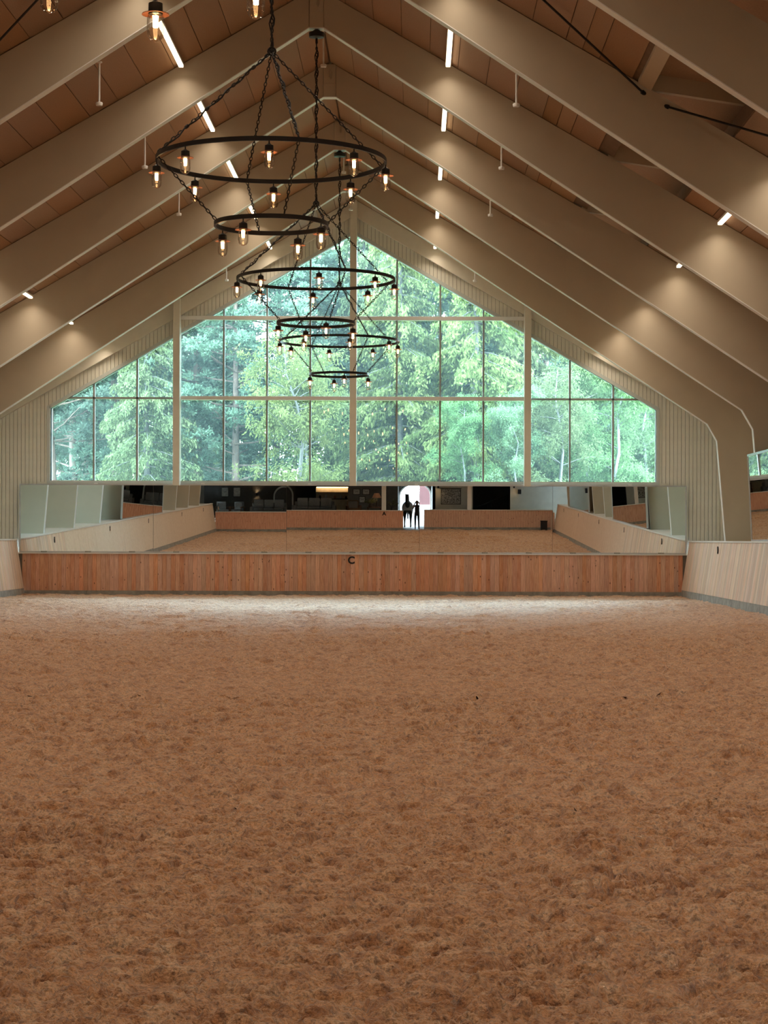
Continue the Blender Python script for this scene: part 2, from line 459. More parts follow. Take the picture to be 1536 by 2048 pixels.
# kick walls along the long sides
def side_kick(nm, s, label, n_ind):
    t = thing(nm, label, 'kickboard wall', (s*9.85, 31, 0))
    LEAN = math.atan2(.23, 1.44); LEN = math.hypot(.23, 1.44)
    bw = .132
    me = build(MB().box(-.012 if s > 0 else -.018, .018 if s > 0 else .012, -bw/2+.0025, bw/2-.0025, 0, LEN))
    # boards are numbered from the window wall backwards
    y = 59.86 - bw/2; k = 0; rest = MB(); me.materials.append(M['kickside'])
    c, sn = math.cos(LEAN), math.sin(LEAN)
    while y > YA:
        if k < n_ind:
            o = link('board', me, None, t, (0, y-31, .2), (0, s*LEAN, 0))
        else:
            j = random.uniform(-.003, .003)
            x0, x1 = (-.012+j, .018) if s > 0 else (-.018, .012+j)
            P = []
            for xx, zz in ((x0, 0), (x1, 0), (x1, LEN), (x0, LEN)):
                P.append((xx*c + s*zz*sn, .2 - s*xx*sn + zz*c))
            vs = [(p[0], y-31-bw/2+.0025, p[1]) for p in P] + [(p[0], y-31+bw/2-.0025, p[1]) for p in P]
            rest.add(vs, [(0,1,2,3),(7,6,5,4),(0,4,5,1),(1,5,6,2),(2,6,7,3),(3,7,4,0)])
        y -= bw; k += 1
    if rest.v:
        o = link('board_run', build(rest), M['kickside'], t); o['kind'] = 'stuff'
    mb = MB(); mb.prism_y([(s*.03, .19), (s*.26, 1.60), (s*.31, 1.60), (s*.09, .19)], YA-31, 59.95-31)
    link('backing', build(mb), M['back'], t)
    n = 15; L = (59.86-YA)/n
    for i in range(n):
        mb = MB(); mb.prism_y([(-s*.035, -.05), (s*.06, -.05), (s*.06, .2), (-s*.005, .2)], YA-31+i*L+.004, YA-31+(i+1)*L-.004)
        link('concrete_base', build(mb), M['concrete'], t)
    mb = MB(); xs = sorted((s*.20, s*.36)); mb.box(xs[0], xs[1], YA-31, 59.95-31, 1.63, 1.675)
    link('cap_rail', build(mb, .006), M['white'], t)
    return t
kr = side_kick('kickboard_wall', 1, 'pale slanting larch kickboard wall along the right side of the arena', 130)
kl = side_kick('kickboard_wall', -1, 'pale slanting larch kickboard wall along the left side of the arena', 60)

# dressage letters
def letter(ch, loc, rot, label, size=.26, mat='black'):
    cu = bpy.data.curves.new('letter', 'FONT'); cu.body = ch; cu.size = size; cu.extrude = .006; cu.offset = .010; cu.align_x = 'CENTER'; cu.align_y = 'CENTER'
    o = bpy.data.objects.new('tmp', cu); COL.objects.link(o)
    dg = bpy.context.evaluated_depsgraph_get(); me = bpy.data.meshes.new_from_object(o.evaluated_get(dg))
    bpy.data.objects.remove(o); me.materials.clear()
    ob = link('arena_letter', me, M[mat], None, loc, rot)
    return tag(ob, label, 'letter', 'dressage letters on the kickboards')

# ------------------------------------------------------------------ window gable
WB, WS, WXW, WAP = 3.435, 5.605, 9.09, 10.85
def gable():
    y0, y1 = 60.06, 60.32
    mb = MB()
    X = WX+.1
    mb.prism_y([(-X, -.4), (X, -.4), (X, WB), (-X, WB)], y0, y1)
    for s in (-1, 1):
        p = [(s*WXW, WB), (s*X, WB), (s*X, roof(X)+.1), (s*WXW, roof(WXW)+.1)]
        q = [(s*WXW, WS), (s*WXW, roof(WXW)+.1), (0, RIDGE+.1), (0, WAP)]
        if s < 0: p.reverse()
        else: q.reverse()
        mb.prism_y(p, y0, y1); mb.prism_y(q[::1], y0, y1)
    wall = struct('wall_gable', build(mb), M['back'])
    bw = .1165
    n = int(2*11.26/bw)
    x = -n*bw/2
    for i in range(n):
        a, b = x+i*bw+.005, x+(i+1)*bw-.005
        mid = (a+b)/2
        if abs(mid) > WXW+.05: za = zb = 1.0
        else:
            za, zb = WAP-PITCH*abs(a)+.05, WAP-PITCH*abs(b)+.05
        ta, tb = roof(a)-.42, roof(b)-.42
        m2 = MB().prism_y([(a-mid, za), (b-mid, zb), (b-mid, tb), (a-mid, ta)], 0, .05)
        link('cladding_board', build(m2), M['clad'], wall, (mid, 60.008, 0))
    mb = MB(); mb.box(-WXW-.3, WXW+.3, 60.0, 60.055, 3.0, WB-.04)
    link('apron_board', build(mb), M['clad'], wall)
    # rafter lining along the ceiling
    for s in (-1, 1):
        p = [(0, RIDGE-.5), (0, RIDGE), (s*WX, roof(WX)), (s*WX, roof(WX)-.5)]
        if s > 0: p.reverse()
        link('gable_rafter', build(MB().prism_y(p, 59.86, 60.0)), M['gablepaint'], wall)
    # posts
    for px, name in ((-5.27, 'left'), (0, 'mid'), (5.21, 'right')):
        top = roof(px)-.06 if px else RIDGE-.02
        m = MB()
        m.prism_y([(px-.10, 3.29), (px+.10, 3.29), (px+.10, roof(px+.1)-.02), (px, roof(px)-.02), (px-.10, roof(px-.1)-.02)], 59.60, 60.02)
        link('gable_post', build(m, .006), M['gablepaint'], wall)
    return wall
gable()

def window():
    w0 = struct('window_1', build(MB().box(-WXW-.10, WXW+.10, 59.99, 60.25, WB-.11, WB)), M['winframe'])
    P = M['winframe']
    y0, y1 = 60.0, 60.25
    for s in (-1, 1):
        link('side_frame', build(MB().box(min(s*WXW, s*(WXW+.10)), max(s*WXW, s*(WXW+.10)), 59.99, y1, WB, WS+.04)), P, w0)
        p = [(s*WXW, WS), (0, WAP), (0, WAP+.115), (s*(WXW+.10), WS+.115-PITCH*.1)]
        if s < 0: p.reverse()
        link('head_frame', build(MB().prism_y(p[::-1], 59.99, y1)), P, w0)
    mull = [-7.8, -6.5, -3.9, -2.6, -1.3, 1.3, 2.6, 3.9, 6.5, 7.8]
    for x in mull:
        link('mullion', build(MB().box(x-.028, x+.028, 60.08, 60.2, WB, WAP-PITCH*abs(x))), M['mullion'], w0)
    # transoms
    link('transom', build(MB().box(-5.17, 5.11, 59.92, 60.2, 5.865, 5.975), .005), M['white'], w0)
    for a, b in ((-8.60, -5.27), (5.21, 8.60)):
        link('transom', build(MB().box(a, b, 60.08, 60.2, 5.89, 5.95)), M['mullion'], w0)
    link('transom', build(MB().box(-5.17, 5.11, 59.92, 60.2, 8.27, 8.38), .005), M['white'], w0)
    # panes
    outline = [(-WXW, WB), (WXW, WB), (WXW, WS), (0, WAP), (-WXW, WS)]
    def clip(poly, axis, val, keep):
        out = []
        for i in range(len(poly)):
            a, b = poly[i], poly[(i+1) % len(poly)]
            ia = (a[axis]-val)*keep >= 0; ib = (b[axis]-val)*keep >= 0
            if ia: out.append(a)
            if ia != ib:
                t = (val-a[axis])/(b[axis]-a[axis]); out.append((a[0]+t*(b[0]-a[0]), a[1]+t*(b[1]-a[1])))
        return out
    xs = [-WXW, -7.8, -6.5, -5.2, -3.9, -2.6, -1.3, 0, 1.3, 2.6, 3.9, 5.2, 6.5, 7.8, WXW]
    zs = [WB, 5.92, 8.325, 12]
    for i in range(len(xs)-1):
        for j in range(3):
            p = outline
            for ax, v, k in ((0, xs[i]+.015, 1), (0, xs[i+1]-.015, -1), (1, zs[j]+.015, 1), (1, zs[j+1]-.015, -1)):
                if p: p = clip(p, ax, v, k)
            if len(p) >= 3:
                cx = sum(a for a, b in p)/len(p); cz = sum(b for a, b in p)/len(p)
                link('pane', build(MB().prism_y([(a-cx, b-cz) for a, b in p], -.004, .004)), M['pane'], w0, (cx, 60.14, cz))
window()

# ------------------------------------------------------------------ window-wall kickboards and mirror
def far_kick():
    t = thing('kickboard_wall', 'knotty reddish larch kickboard wall under the long mirror and gable window', 'kickboard wall', (0, 59.9, 0))
    bw = .131; x = -9.9+bw/2
    me = build(MB().box(-bw/2+.002, bw/2-.002, -.014, .016, 0, 1.10)); me.materials.append(M['kick'])
    while x < 9.93:
        link('board', me, None, t, (x, random.uniform(-.003, .002), .14)); x += bw
    link('backing', build(MB().box(-10.1, 10.1, .017, .06, 0, 1.24)), M['back'], t)
    for i in range(10):
        link('concrete_base', build(MB().box(-9.95+i*1.99+.004, -9.95+(i+1)*1.99-.004, -.03, .05, -.05, .138)), M['concrete'], t)
    link('cap_rail', build(MB().box(-10.0, 10.0, -.05, .10, 1.24, 1.275), .005), M['white'], t)
far_kick()
letter('C', (-.045, 59.876, 1.06), (R(90), 0, 0), 'black letter C on reddish boards below the long mirror', .30)

def long_mirror():
    t = thing('wall_mirror', 'long five-panel mirror below the gable window', 'mirror', (0, 59.93, 1.29))
    H = 1.985; W = 3.985
    for k in range(5):
        # slightly dished sheet, leaning forward at the top
        m = MB(); nx, nz = 10, 6; vs = []
        rs = random.Random(k+3)
        lean = .0191 + rs.uniform(-.0012, .0012); dish = rs.uniform(-.0035, .0045); yaw = rs.uniform(-.0012, .0012)
        for j in range(nz+1):
            for i in range(nx+1):
                u = i/nx*2-1; v = j/nz*2-1
                xx = u*(W/2-.004); zz = (j/nz)*H
                vs.append((xx, -math.tan(lean)*zz + dish*(1-u*u) + yaw*xx, zz))
        fs = [(j*(nx+1)+i, j*(nx+1)+i+1, (j+1)*(nx+1)+i+1, (j+1)*(nx+1)+i) for j in range(nz) for i in range(nx)]
        m.add(vs, fs); me = smooth(m.mesh(), 180)
        link('mirror_panel', me, M['mirror'], t, (-2*W+k*W, -.012, .025))
    link('back_board', build(MB().prism_x([(.0, 0), (-.044, H+.02), (.03, H+.02), (.05, 0)], -2.5*W, 2.5*W)), M['back'], t)
    link('bottom_rail', build(MB().box(-2.5*W-.02, 2.5*W+.02, -.04, .05, -.01, .025)), M['alu'], t)
    link('top_rail', build(MB().box(-2.5*W-.02, 2.5*W+.02, -.075, .04, H+.02, H+.055)), M['alu'], t)
    for s in (-1, 1):
        link('end_rail', build(MB().prism_x([(-.03, 0), (-.07, H+.03), (.04, H+.03), (.04, 0)], s*2.5*W-.018+s*.012, s*2.5*W+.018+s*.012)), M['alu'], t)
    me = build(MB().box(-.09, .09, -.055, -.038, -.008, .03)); me.materials.append(M['concrete'])
    for i in range(15): link('clip', me, None, t, (-9.25+i*1.32, 0, 0))
    me = build(MB().box(-.05, .05, -.06, .0, 0, .035)); me.materials.append(M['white'])
    for i in range(6): link('top_bracket', me, None, t, (-8.0+i*3.2+.3, 0, H+.055))
long_mirror()

def side_mirror(s, ya, yb, label, npan):
    t = thing('side_mirror', label, 'mirror', (s*10.12, (ya+yb)/2, 1.68))
    H = 2.07; L = yb-ya; lean = .05
    for k in range(npan):
        a = -L/2 + k*L/npan + .004; b = -L/2+(k+1)*L/npan-.004
        x0, x1 = -s*.012, -s*(lean*H+.012)
        m = MB(); m.add([(x0, a, .03), (x0, b, .03), (x1, b, H), (x1, a, H)], [(0,1,2,3) if s < 0 else (3,2,1,0)])
        link('mirror_panel', m.mesh(), M['mirror'], t)
    p = [(0, .0), (-s*lean*H, H), (s*.05-s*lean*H, H), (s*.05, 0)]
    link('back_board', build(MB().prism_y(p, -L/2, L/2)), M['back'], t)
    f = M['alu']
    for (xx, z0, z1) in ((0, 0, .035), (-s*lean*H, H, H+.05)):
        xs = sorted((xx-s*.03, xx+s*.05)); link('rail', build(MB().box(xs[0], xs[1], -L/2-.02, L/2+.02, z0-.005, z1)), f, t)
    for yy in (-L/2, L/2):
        link('end_rail', build(MB().prism_y([(-s*.025, 0), (-s*.025-s*lean*H, H+.03), (s*.05-s*lean*H, H+.03), (s*.05, 0)], yy-.02, yy+.02)), f, t)
side_mirror(1, 36.6, 49.0, 'silver-framed mirror leaning above the right kickboard wall near the gable', 4)
side_mirror(1, 12.0, 24.5, 'silver-framed mirror above the right kickboard wall near the entrance', 4)
side_mirror(-1, 26.3, 38.3, 'silver-framed mirror leaning above the left kickboard wall', 4)

# ------------------------------------------------------------------ portal frames
def portal_frames():
    right = [(.14, 11.14), (9.78, 4.86), (10.05, 4.39), (10.29, 1.66), (10.42, 0), (WX, 0), (WX, EAVE), (.14, roof(.14))]
    meR = build(MB().prism_y(right, 0, FT)); meL = build(MB().prism_y([(-x, z) for x, z in right][::-1], 0, FT))
    blk = build(MB().box(-.128, .128, .006, FT-.012, 11.14, RIDGE-.05))
    plate = build(MB().box(-.135, .135, -.005, FT+.005, 11.125, 11.14))
    cover = build(MB().box(-.12, .12, -.012, .012, 11.42, 11.78))
    hook = build(MB().tube([(0, -.01, 11.72), (0, -.045, 11.72), (0, -.05, 11.55), (.03, -.05, 11.51), (.05, -.05, 11.56), (.05, -.02, 11.66)], .012, 6), sm=60)
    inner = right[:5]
    def strip(sg):  # white strips added so the frame undersides read as lit
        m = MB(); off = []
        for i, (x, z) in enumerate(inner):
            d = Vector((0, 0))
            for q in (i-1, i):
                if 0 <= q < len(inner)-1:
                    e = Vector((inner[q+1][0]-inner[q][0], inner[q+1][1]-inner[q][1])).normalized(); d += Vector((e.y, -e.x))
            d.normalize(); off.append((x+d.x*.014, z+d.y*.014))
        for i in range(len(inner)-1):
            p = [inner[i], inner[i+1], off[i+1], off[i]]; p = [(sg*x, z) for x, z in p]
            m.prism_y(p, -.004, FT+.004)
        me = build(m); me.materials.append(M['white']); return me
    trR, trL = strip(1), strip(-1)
    meR.materials.append(M['frame']); meL.materials.append(M['frame']); blk.materials.append(M['frame']); plate.materials.append(M['white'])
    cover.materials.append(M['frame']); hook.materials.append(M['frame'])
    ordn = ['first', 'second', 'third', 'fourth', 'fifth', 'sixth', 'seventh', 'eighth', 'ninth', 'tenth']
    for i in range(1, NF):
        k = NF-1-i
        t = thing('portal_frame', f'{ordn[k]} beige timber portal frame counted from the gable window', 'portal frame', (0, FR[i], 0), 'beige portal frames')
        hl = link('half_frame', meL, None, t); hr = link('half_frame', meR, None, t); link('lit_edge_strip', trL, None, hl); link('lit_edge_strip', trR, None, hr); link('ridge_block', blk, None, t)
        link('ridge_plate', plate, None, t); link('cover_plate', cover, None, t); link('hook', hook, None, t)
portal_frames()

# ------------------------------------------------------------------ ceiling
CA = math.atan(PITCH); CC, CS = math.cos(CA), math.sin(CA)
OP0, OP1 = 5.50, 6.80          # opening in the right-hand slope
def ceiling():
    mb = MB()
    y0, y1 = CY0-.3, 60.35
    X = WX+.3; T = .25; up = .05
    def slab(xa, xb):
        p = [(xa, roof(xa)+up), (xb, roof(xb)+up), (xb, roof(xb)+up+T), (xa, roof(xa)+up+T)]
        if xb < xa: p.reverse()
        mb.prism_y(p, y0, y1)
    slab(0, -X)
    slab(0, OP0); slab(OP1, X)
    ce = struct('ceiling', build(mb), M['roofback'])
    # raised part above the opening on the right
    rz = lambda x: 8.98 - .16*(x-5.4)
    m = MB(); m.prism_y([(5.3, rz(5.3)), (8.4, rz(8.4)), (8.4, rz(8.4)+.2), (5.3, rz(5.3)+.2)], y0, y1)
    m.prism_y([(7.9, roof(7.9)+.02), (8.1, roof(8.1)+.02), (8.1, rz(8.1)), (7.9, rz(7.9))], y0, y1)
    link('raised_roof', build(m), M['ceil'], ce)
    # slope boards
    def strips(side, bay_i, ya, yb):
        s = 0.02; lst = []
        if side < 0:
            while s < 13.0: lst.append((s, min(s+.597, 13.05))); s += .6
        else:
            a = OP0/CC; wl = [.6]*8 + [.3, .3, .6]
            for wd in wl:
                lst.append((s, min(s+wd-.004, a-.2))); s += wd
            s = OP1/CC
            while s < 13.0: lst.append((s, min(s+.597, 13.05))); s += .6
        for (a, b) in lst:
            if b-a < .08: continue
            dz = random.uniform(-.003, .003)
            for (yy0, yy1) in ((ya, yb),):
                wdt = b-a; ln = yy1-yy0
                key = (round(wdt, 3), round(ln, 3))
                if key not in cache:
                    me = build(MB().box(-wdt/2+.004, wdt/2-.004, -ln/2, ln/2, -.0, .025)); me.materials.append(M['ceil']); cache[key] = me
                c = (a+b)/2
                o = link('ceiling_board', cache[key], None, ce, (side*c*CC, (yy0+yy1)/2, RIDGE - c*CS + .012 + dz), (0, side*CA, 0))
    cache = {}
    for i in range(4, NF):
        ya = FR[i]+FT+.004; yb = (FR[i+1] if i+1 < NF else 59.86)-.004
        for side in (-1, 1): strips(side, i, ya, yb)
    # nearer bays and the entrance end: joined run, only seen in the mirrors
    m = MB()
    for i in range(0, 4):
        ya = FR[i]+FT; yb = FR[i+1]
        for side in (-1, 1):
            s = .02
            while s < 12.9:
                a, b = s+.004, s+.593
                if side > 0 and b > OP0/CC-.1 and a < OP1/CC: s += .6; continue
                p = [(side*a*CC, RIDGE-a*CS+.012), (side*b*CC, RIDGE-b*CS+.012), (side*b*CC, RIDGE-b*CS+.035), (side*a*CC, RIDGE-a*CS+.035)]
                m.prism_y(p, ya, yb); s += .6
    o = link('ceiling_board_run', build(m), M['ceil'], ce); o['kind'] = 'stuff'
    # trimmer beside the opening and rafters carrying the raised roof
    ya, yb = FR[4]+FT, FR[5]
    p = [(OP0-.20, roof(OP0-.20)-.02), (OP0, roof(OP0)-.02), (OP0, rz(OP0)+.05), (OP0-.20, roof(OP0-.20)+.04)]
    link('trimmer', build(MB().prism_y(p, ya, yb)), M['frame'], ce)
    for i in range(2, NF):
        q = [(OP0-.1, rz(OP0)-.24), (7.9, rz(7.9)-.24), (7.9, rz(7.9)), (OP0-.1, rz(OP0-.1))]
        link('raised_rafter', build(MB().prism_y(q, FR[i]+.03, FR[i]+FT-.03)), M['frame'], ce)
ceiling()

# ------------------------------------------------------------------ brace rods
def rods():
    y0, y1 = FR[4]+FT, FR[5]
    zz = lambda x: roof(x)-.12
    spec = [((.1, y0, zz(.1)), (5.38, y1, zz(5.38)), 'thin black brace rod running up to the ridge on the right'),
            ((-.1, y0, zz(.1)), (-5.38, y1, zz(5.38)), 'thin black brace rod running up to the ridge on the left'),
            ((10.6, y0, zz(10.6)), (5.75, y1, zz(5.75)), 'thin black brace rod under the raised roof opening on the right')]
    for p, q, lab in spec:
        t = thing('brace_rod', lab, 'brace rod', q)
        P, Q = Vector(p)-Vector(q), Vector((0, 0, 0)); d = (Q-P).normalized()
        link('rod', build(MB().tube([P, Q], .018, 8), sm=60), M['black'], t)
        mid = P*.45
        link('turnbuckle', build(MB().tube([mid-d*.12, mid+d*.12], .032, 8), sm=60), M['black'], t)
        link('end_plate', build(MB().tube([Q-d*.03, Q+d*.05], .035, 8), sm=60), M['black'], t)
rods()

# ------------------------------------------------------------------ linear lights and drop rods
def tubes():
    ordn = ['first', 'second', 'third', 'fourth', 'fifth', 'sixth', 'seventh', 'eighth', 'ninth', 'tenth']
    for i in range(NF):
        ya = FR[i]+FT+.9; yb = (FR[i+1] if i+1 < NF else 59.86)-.18
        L = yb-ya
        if ('h', round(L, 2)) not in tubes.c:
            h = build(MB().box(-.05, .05, -L/2, L/2, 0, .045), .006); h.materials.append(M['white'])
            d = build(MB().box(-.042, .042, -L/2+.02, L/2-.02, -.04, -.001), .012); d.materials.append(M['led'])
            tubes.c[('h', round(L, 2))] = (h, d)
        h, d = tubes.c[('h', round(L, 2))]
        for x, w_ in ((-7.43, 'low left'), (-2.47, 'upper left'), (2.43, 'upper right'), (7.43, 'low right')):
            t = thing('strip_light', f'glowing strip light at the {w_} ceiling slope in the {ordn[NF-1-i]} bay from the gable', 'strip light',
                      (x, (ya+yb)/2, roof(x)-.075), 'strip lights between the portal frames')
            link('housing', h, None, t); link('diffuser', d, None, t)
            la = bpy.data.lights.new('tube', 'AREA'); la.shape = 'RECTANGLE'; la.size = .07; la.size_y = L-.1
            la.energy = LED_WATT; la.color = (1.0, .84, .66); la.spread = R(130)
            lo = bpy.data.objects.new('tube', la); COL.objects.link(lo); lo.parent = t; lo.location = (0, 0, -.045)
tubes.c = {}
tubes()

def drop_rods():
    pipe = build(MB().tube([(0, 0, 0), (0, 0, -.72)], .017, 8), sm=60); pipe.materials.append(M['white'])
    head = build(MB().lathe([(.02, -.68), (.055, -.69), (.062, -.71), (.055, -.745), (.03, -.75), (.028, -.73), (.008, -.73)], 14), sm=50); head.materials.append(M['white'])
    flange = build(MB().lathe([(.05, 0), (.05, -.015), (.02, -.03)], 12), sm=50); flange.materials.append(M['white'])
    ordn = ['first', 'second', 'third', 'fourth', 'fifth', 'sixth']
    for i in range(4, NF):
        ym = FR[i] + BAY/2
        for x, w_ in ((-3.55, 'left slope'), (0, 'ridge'), (3.55, 'right slope')):
            if (i in (4, 8) and x) or (i in (4, 5, 7) and not x): continue
            t = thing('drop_rod', f'white drop rod under the {w_}, {ordn[NF-1-i]} bay from the gable', 'ceiling rod', (x, ym, roof(x)-.03 - (0.0 if x else .02)), 'white drop rods under the ceiling')
            link('pipe', pipe, None, t); link('head', head, None, t); link('flange', flange, None, t)
drop_rods()

# ------------------------------------------------------------------ chandeliers
def chain_mesh(mb, p, q, link_len=.075, r=.0065, wid=.017):
    p = Vector(p); q = Vector(q); d = (q-p); L = d.length; d.normalize()
    n = max(2, int(L/(link_len*.78))); st = L/n
    a = Vector((0,0,1)) if abs(d.z) < .9 else Vector((1,0,0)); a = (a-d*a.dot(d)).normalized(); b = d.cross(a)
    for i in range(n):
        c = p + d*st*(i+.5); u = a if i % 2 else b
        pts = [c + d*(math.cos(t)*link_len*.5) + u*(math.sin(t)*wid) for t in [2*math.pi*k/8 for k in range(8)]]
        mb.tube(pts, r, 4, close=True)

def cable_pts(p, q, seed, amp=.02, n=26):
    rs = random.Random(seed); p = Vector(p); q = Vector(q); out = []
    for i in range(n+1):
        f = i/n; e = math.sin(f*math.pi)
        out.append(p.lerp(q, f) + Vector((math.sin(i*1.3+seed)*amp*min(1, e*4), math.cos(i*1.1+seed)*amp*min(1, e*4), 0)))
    return out

def chandelier_meshes():
    d = {}
    ZB, ZS, ZH, ZT = 6.50, 5.69, 7.90, 11.12
    RB, RS = 1.455, .715
    d['dims'] = (ZB, ZS, ZH, ZT, RB, RS)
    for nm, Rr in (('big', RB), ('small', RS)):
        n = 72; vs = []; fs = []
        for k in range(n):
            t = 2*math.pi*k/n
            for rr, zz in ((Rr-.014, -.028), (Rr+.014, -.028), (Rr+.014, .028), (Rr-.014, .028)):
                vs.append((rr*math.cos(t), rr*math.sin(t), zz))
        for k in range(n):
            j = (k+1) % n
            for e in range(4): fs.append((k*4+e, j*4+e, j*4+(e+1) % 4, k*4+(e+1) % 4))
        d[nm] = build(MB().add(vs, fs), sm=40); d[nm].materials.append(M['black'])
    m = MB(); chain_mesh(m, (0,0,ZT-.14), (0,0,ZH)); d['main'] = m.mesh(); d['main'].materials.append(M['black'])
    m = MB(); m.tube(cable_pts((.01,0,ZT-.14), (.01,0,ZH), 2, .022, 44), .011, 6); m.tube(cable_pts((-.01,0,ZT-.14), (-.01,0,ZH), 4.2, .022, 44), .009, 6)
    d['cable'] = smooth(m.mesh(), 80); d['cable'].materials.append(M['black'])
    m = MB(); chain_mesh(m, (0, 0, ZH), (RB, 0, ZB+.03)); d['up'] = m.mesh(); d['up'].materials.append(M['black'])
    m = MB(); m.tube(cable_pts((.0, .01, ZH), (RB-.02, .01, ZB+.03), 1, .02, 26), .011, 6); d['upc'] = smooth(m.mesh(), 80); d['upc'].materials.append(M['black'])
    m = MB(); chain_mesh(m, (RB, 0, ZB-.02), (RS, 0, ZS+.03)); d['low'] = m.mesh(); d['low'].materials.append(M['black'])
    m = MB(); m.lathe([(.02, ZT-.16), (.14, ZT-.14), (.145, ZT-.06), (.10, ZT-.045), (.04, ZT)], 16); d['canopy'] = build(m, sm=40); d['canopy'].materials.append(M['black'])
    m = MB(); m.tube([(.05*math.cos(t), 0, ZH+.05*math.sin(t)) for t in [2*math.pi*k/12 for k in range(12)]], .012, 6, close=True)
    m.lathe([(.01, ZH-.02), (.035, ZH-.01), (.035, ZH+.02), (.01, ZH+.03)], 10); d['hub'] = smooth(m.mesh(), 60); d['hub'].materials.append(M['black'])
    # lantern, origin at the ring
    s = MB(); s.tube([(0,0,-.02), (0,0,-.075)], .008, 8)
    s.lathe([(.012, -.06), (.03, -.075), (.052, -.085), (.054, -.155), (.05, -.165)], 16); d['socket'] = build(s, sm=40); d['socket'].materials.append(M['black'])
    b = MB(); b.lathe([(.05, -.148), (.10, -.162), (.101, -.168), (.05, -.156)], 20, cap=False); d['brim'] = build(b, sm=60); d['brim'].materials.append(M['copper'])
    g = MB(); g.lathe([(.048, -.16), (.062, -.195), (.065, -.29), (.058, -.33), (.036, -.355), (.012, -.365), (.002, -.366)], 18, cap=False); d['glass'] = build(g, sm=80); d['glass'].materials.append(M['bulb'])
    f = MB()
    for k in range(4):
        t = 2*math.pi*k/4+.4; f.tube([(.016*math.cos(t), .016*math.sin(t), -.175), (.012*math.cos(t), .012*math.sin(t), -.262)], .0065, 6)
    d['filament'] = build(f, sm=60); d['filament'].materials.append(M['fil'])
    return d

def chandeliers():
    d = chandelier_meshes(); ZB, ZS, ZH, ZT, RB, RS = d['dims']
    spec = [(2, 2, 6, 17, 'nearest two-tier black ring chandelier, cut off by the top of the picture'),
            (4, 3, 65, 17, 'large two-tier black ring chandelier hanging nearest in full view'),
            (6, 5, 18, 24, 'two-tier black ring chandelier hanging between the nearest and farthest ones'),
            (8, 12, 12, 30, 'farthest two-tier black ring chandelier in front of the gable window')]
    for fi, rb, rs_, rc, lab in spec:
        t = thing('ring_chandelier', lab, 'chandelier', (0, FR[fi]+FT/2, 0), 'two-tier ring chandeliers')
        link('canopy', d['canopy'], None, t); link('main_chain', d['main'], None, t); link('cable', d['cable'], None, t); link('hub', d['hub'], None, t)
        link('large_ring', d['big'], None, t, (0, 0, ZB)); link('small_ring', d['small'], None, t, (0, 0, ZS))
        for k in range(4):
            a = R(rc+90*k)
            link('chain', d['up'], None, t, (0,0,0), (0,0,a)); link('chain', d['low'], None, t, (0,0,0), (0,0,a))
            if k in (2, 3): link('cable', d['upc'], None, t, (0,0,0), (0,0,a))
        for (n, r0, Rr, Z) in ((8, rb, RB, ZB), (4, rs_, RS, ZS)):
            for k in range(n):
                a = R(r0+360/n*k)
                so = link('lantern', d['socket'], None, t, (Rr*math.cos(a), Rr*math.sin(a), Z))
                link('brim', d['brim'], None, so); link('glass', d['glass'], None, so); link('filament', d['filament'], None, so)
chandeliers()

# ------------------------------------------------------------------ entrance end (behind the camera, seen in the mirrors)
LZ = .80                                       # raised lounge floor
def rbox(x0, x1, y0, y1, z0, z1, bev=.03): return build(MB().box(x0, x1, y0, y1, z0, z1), bev, 50)

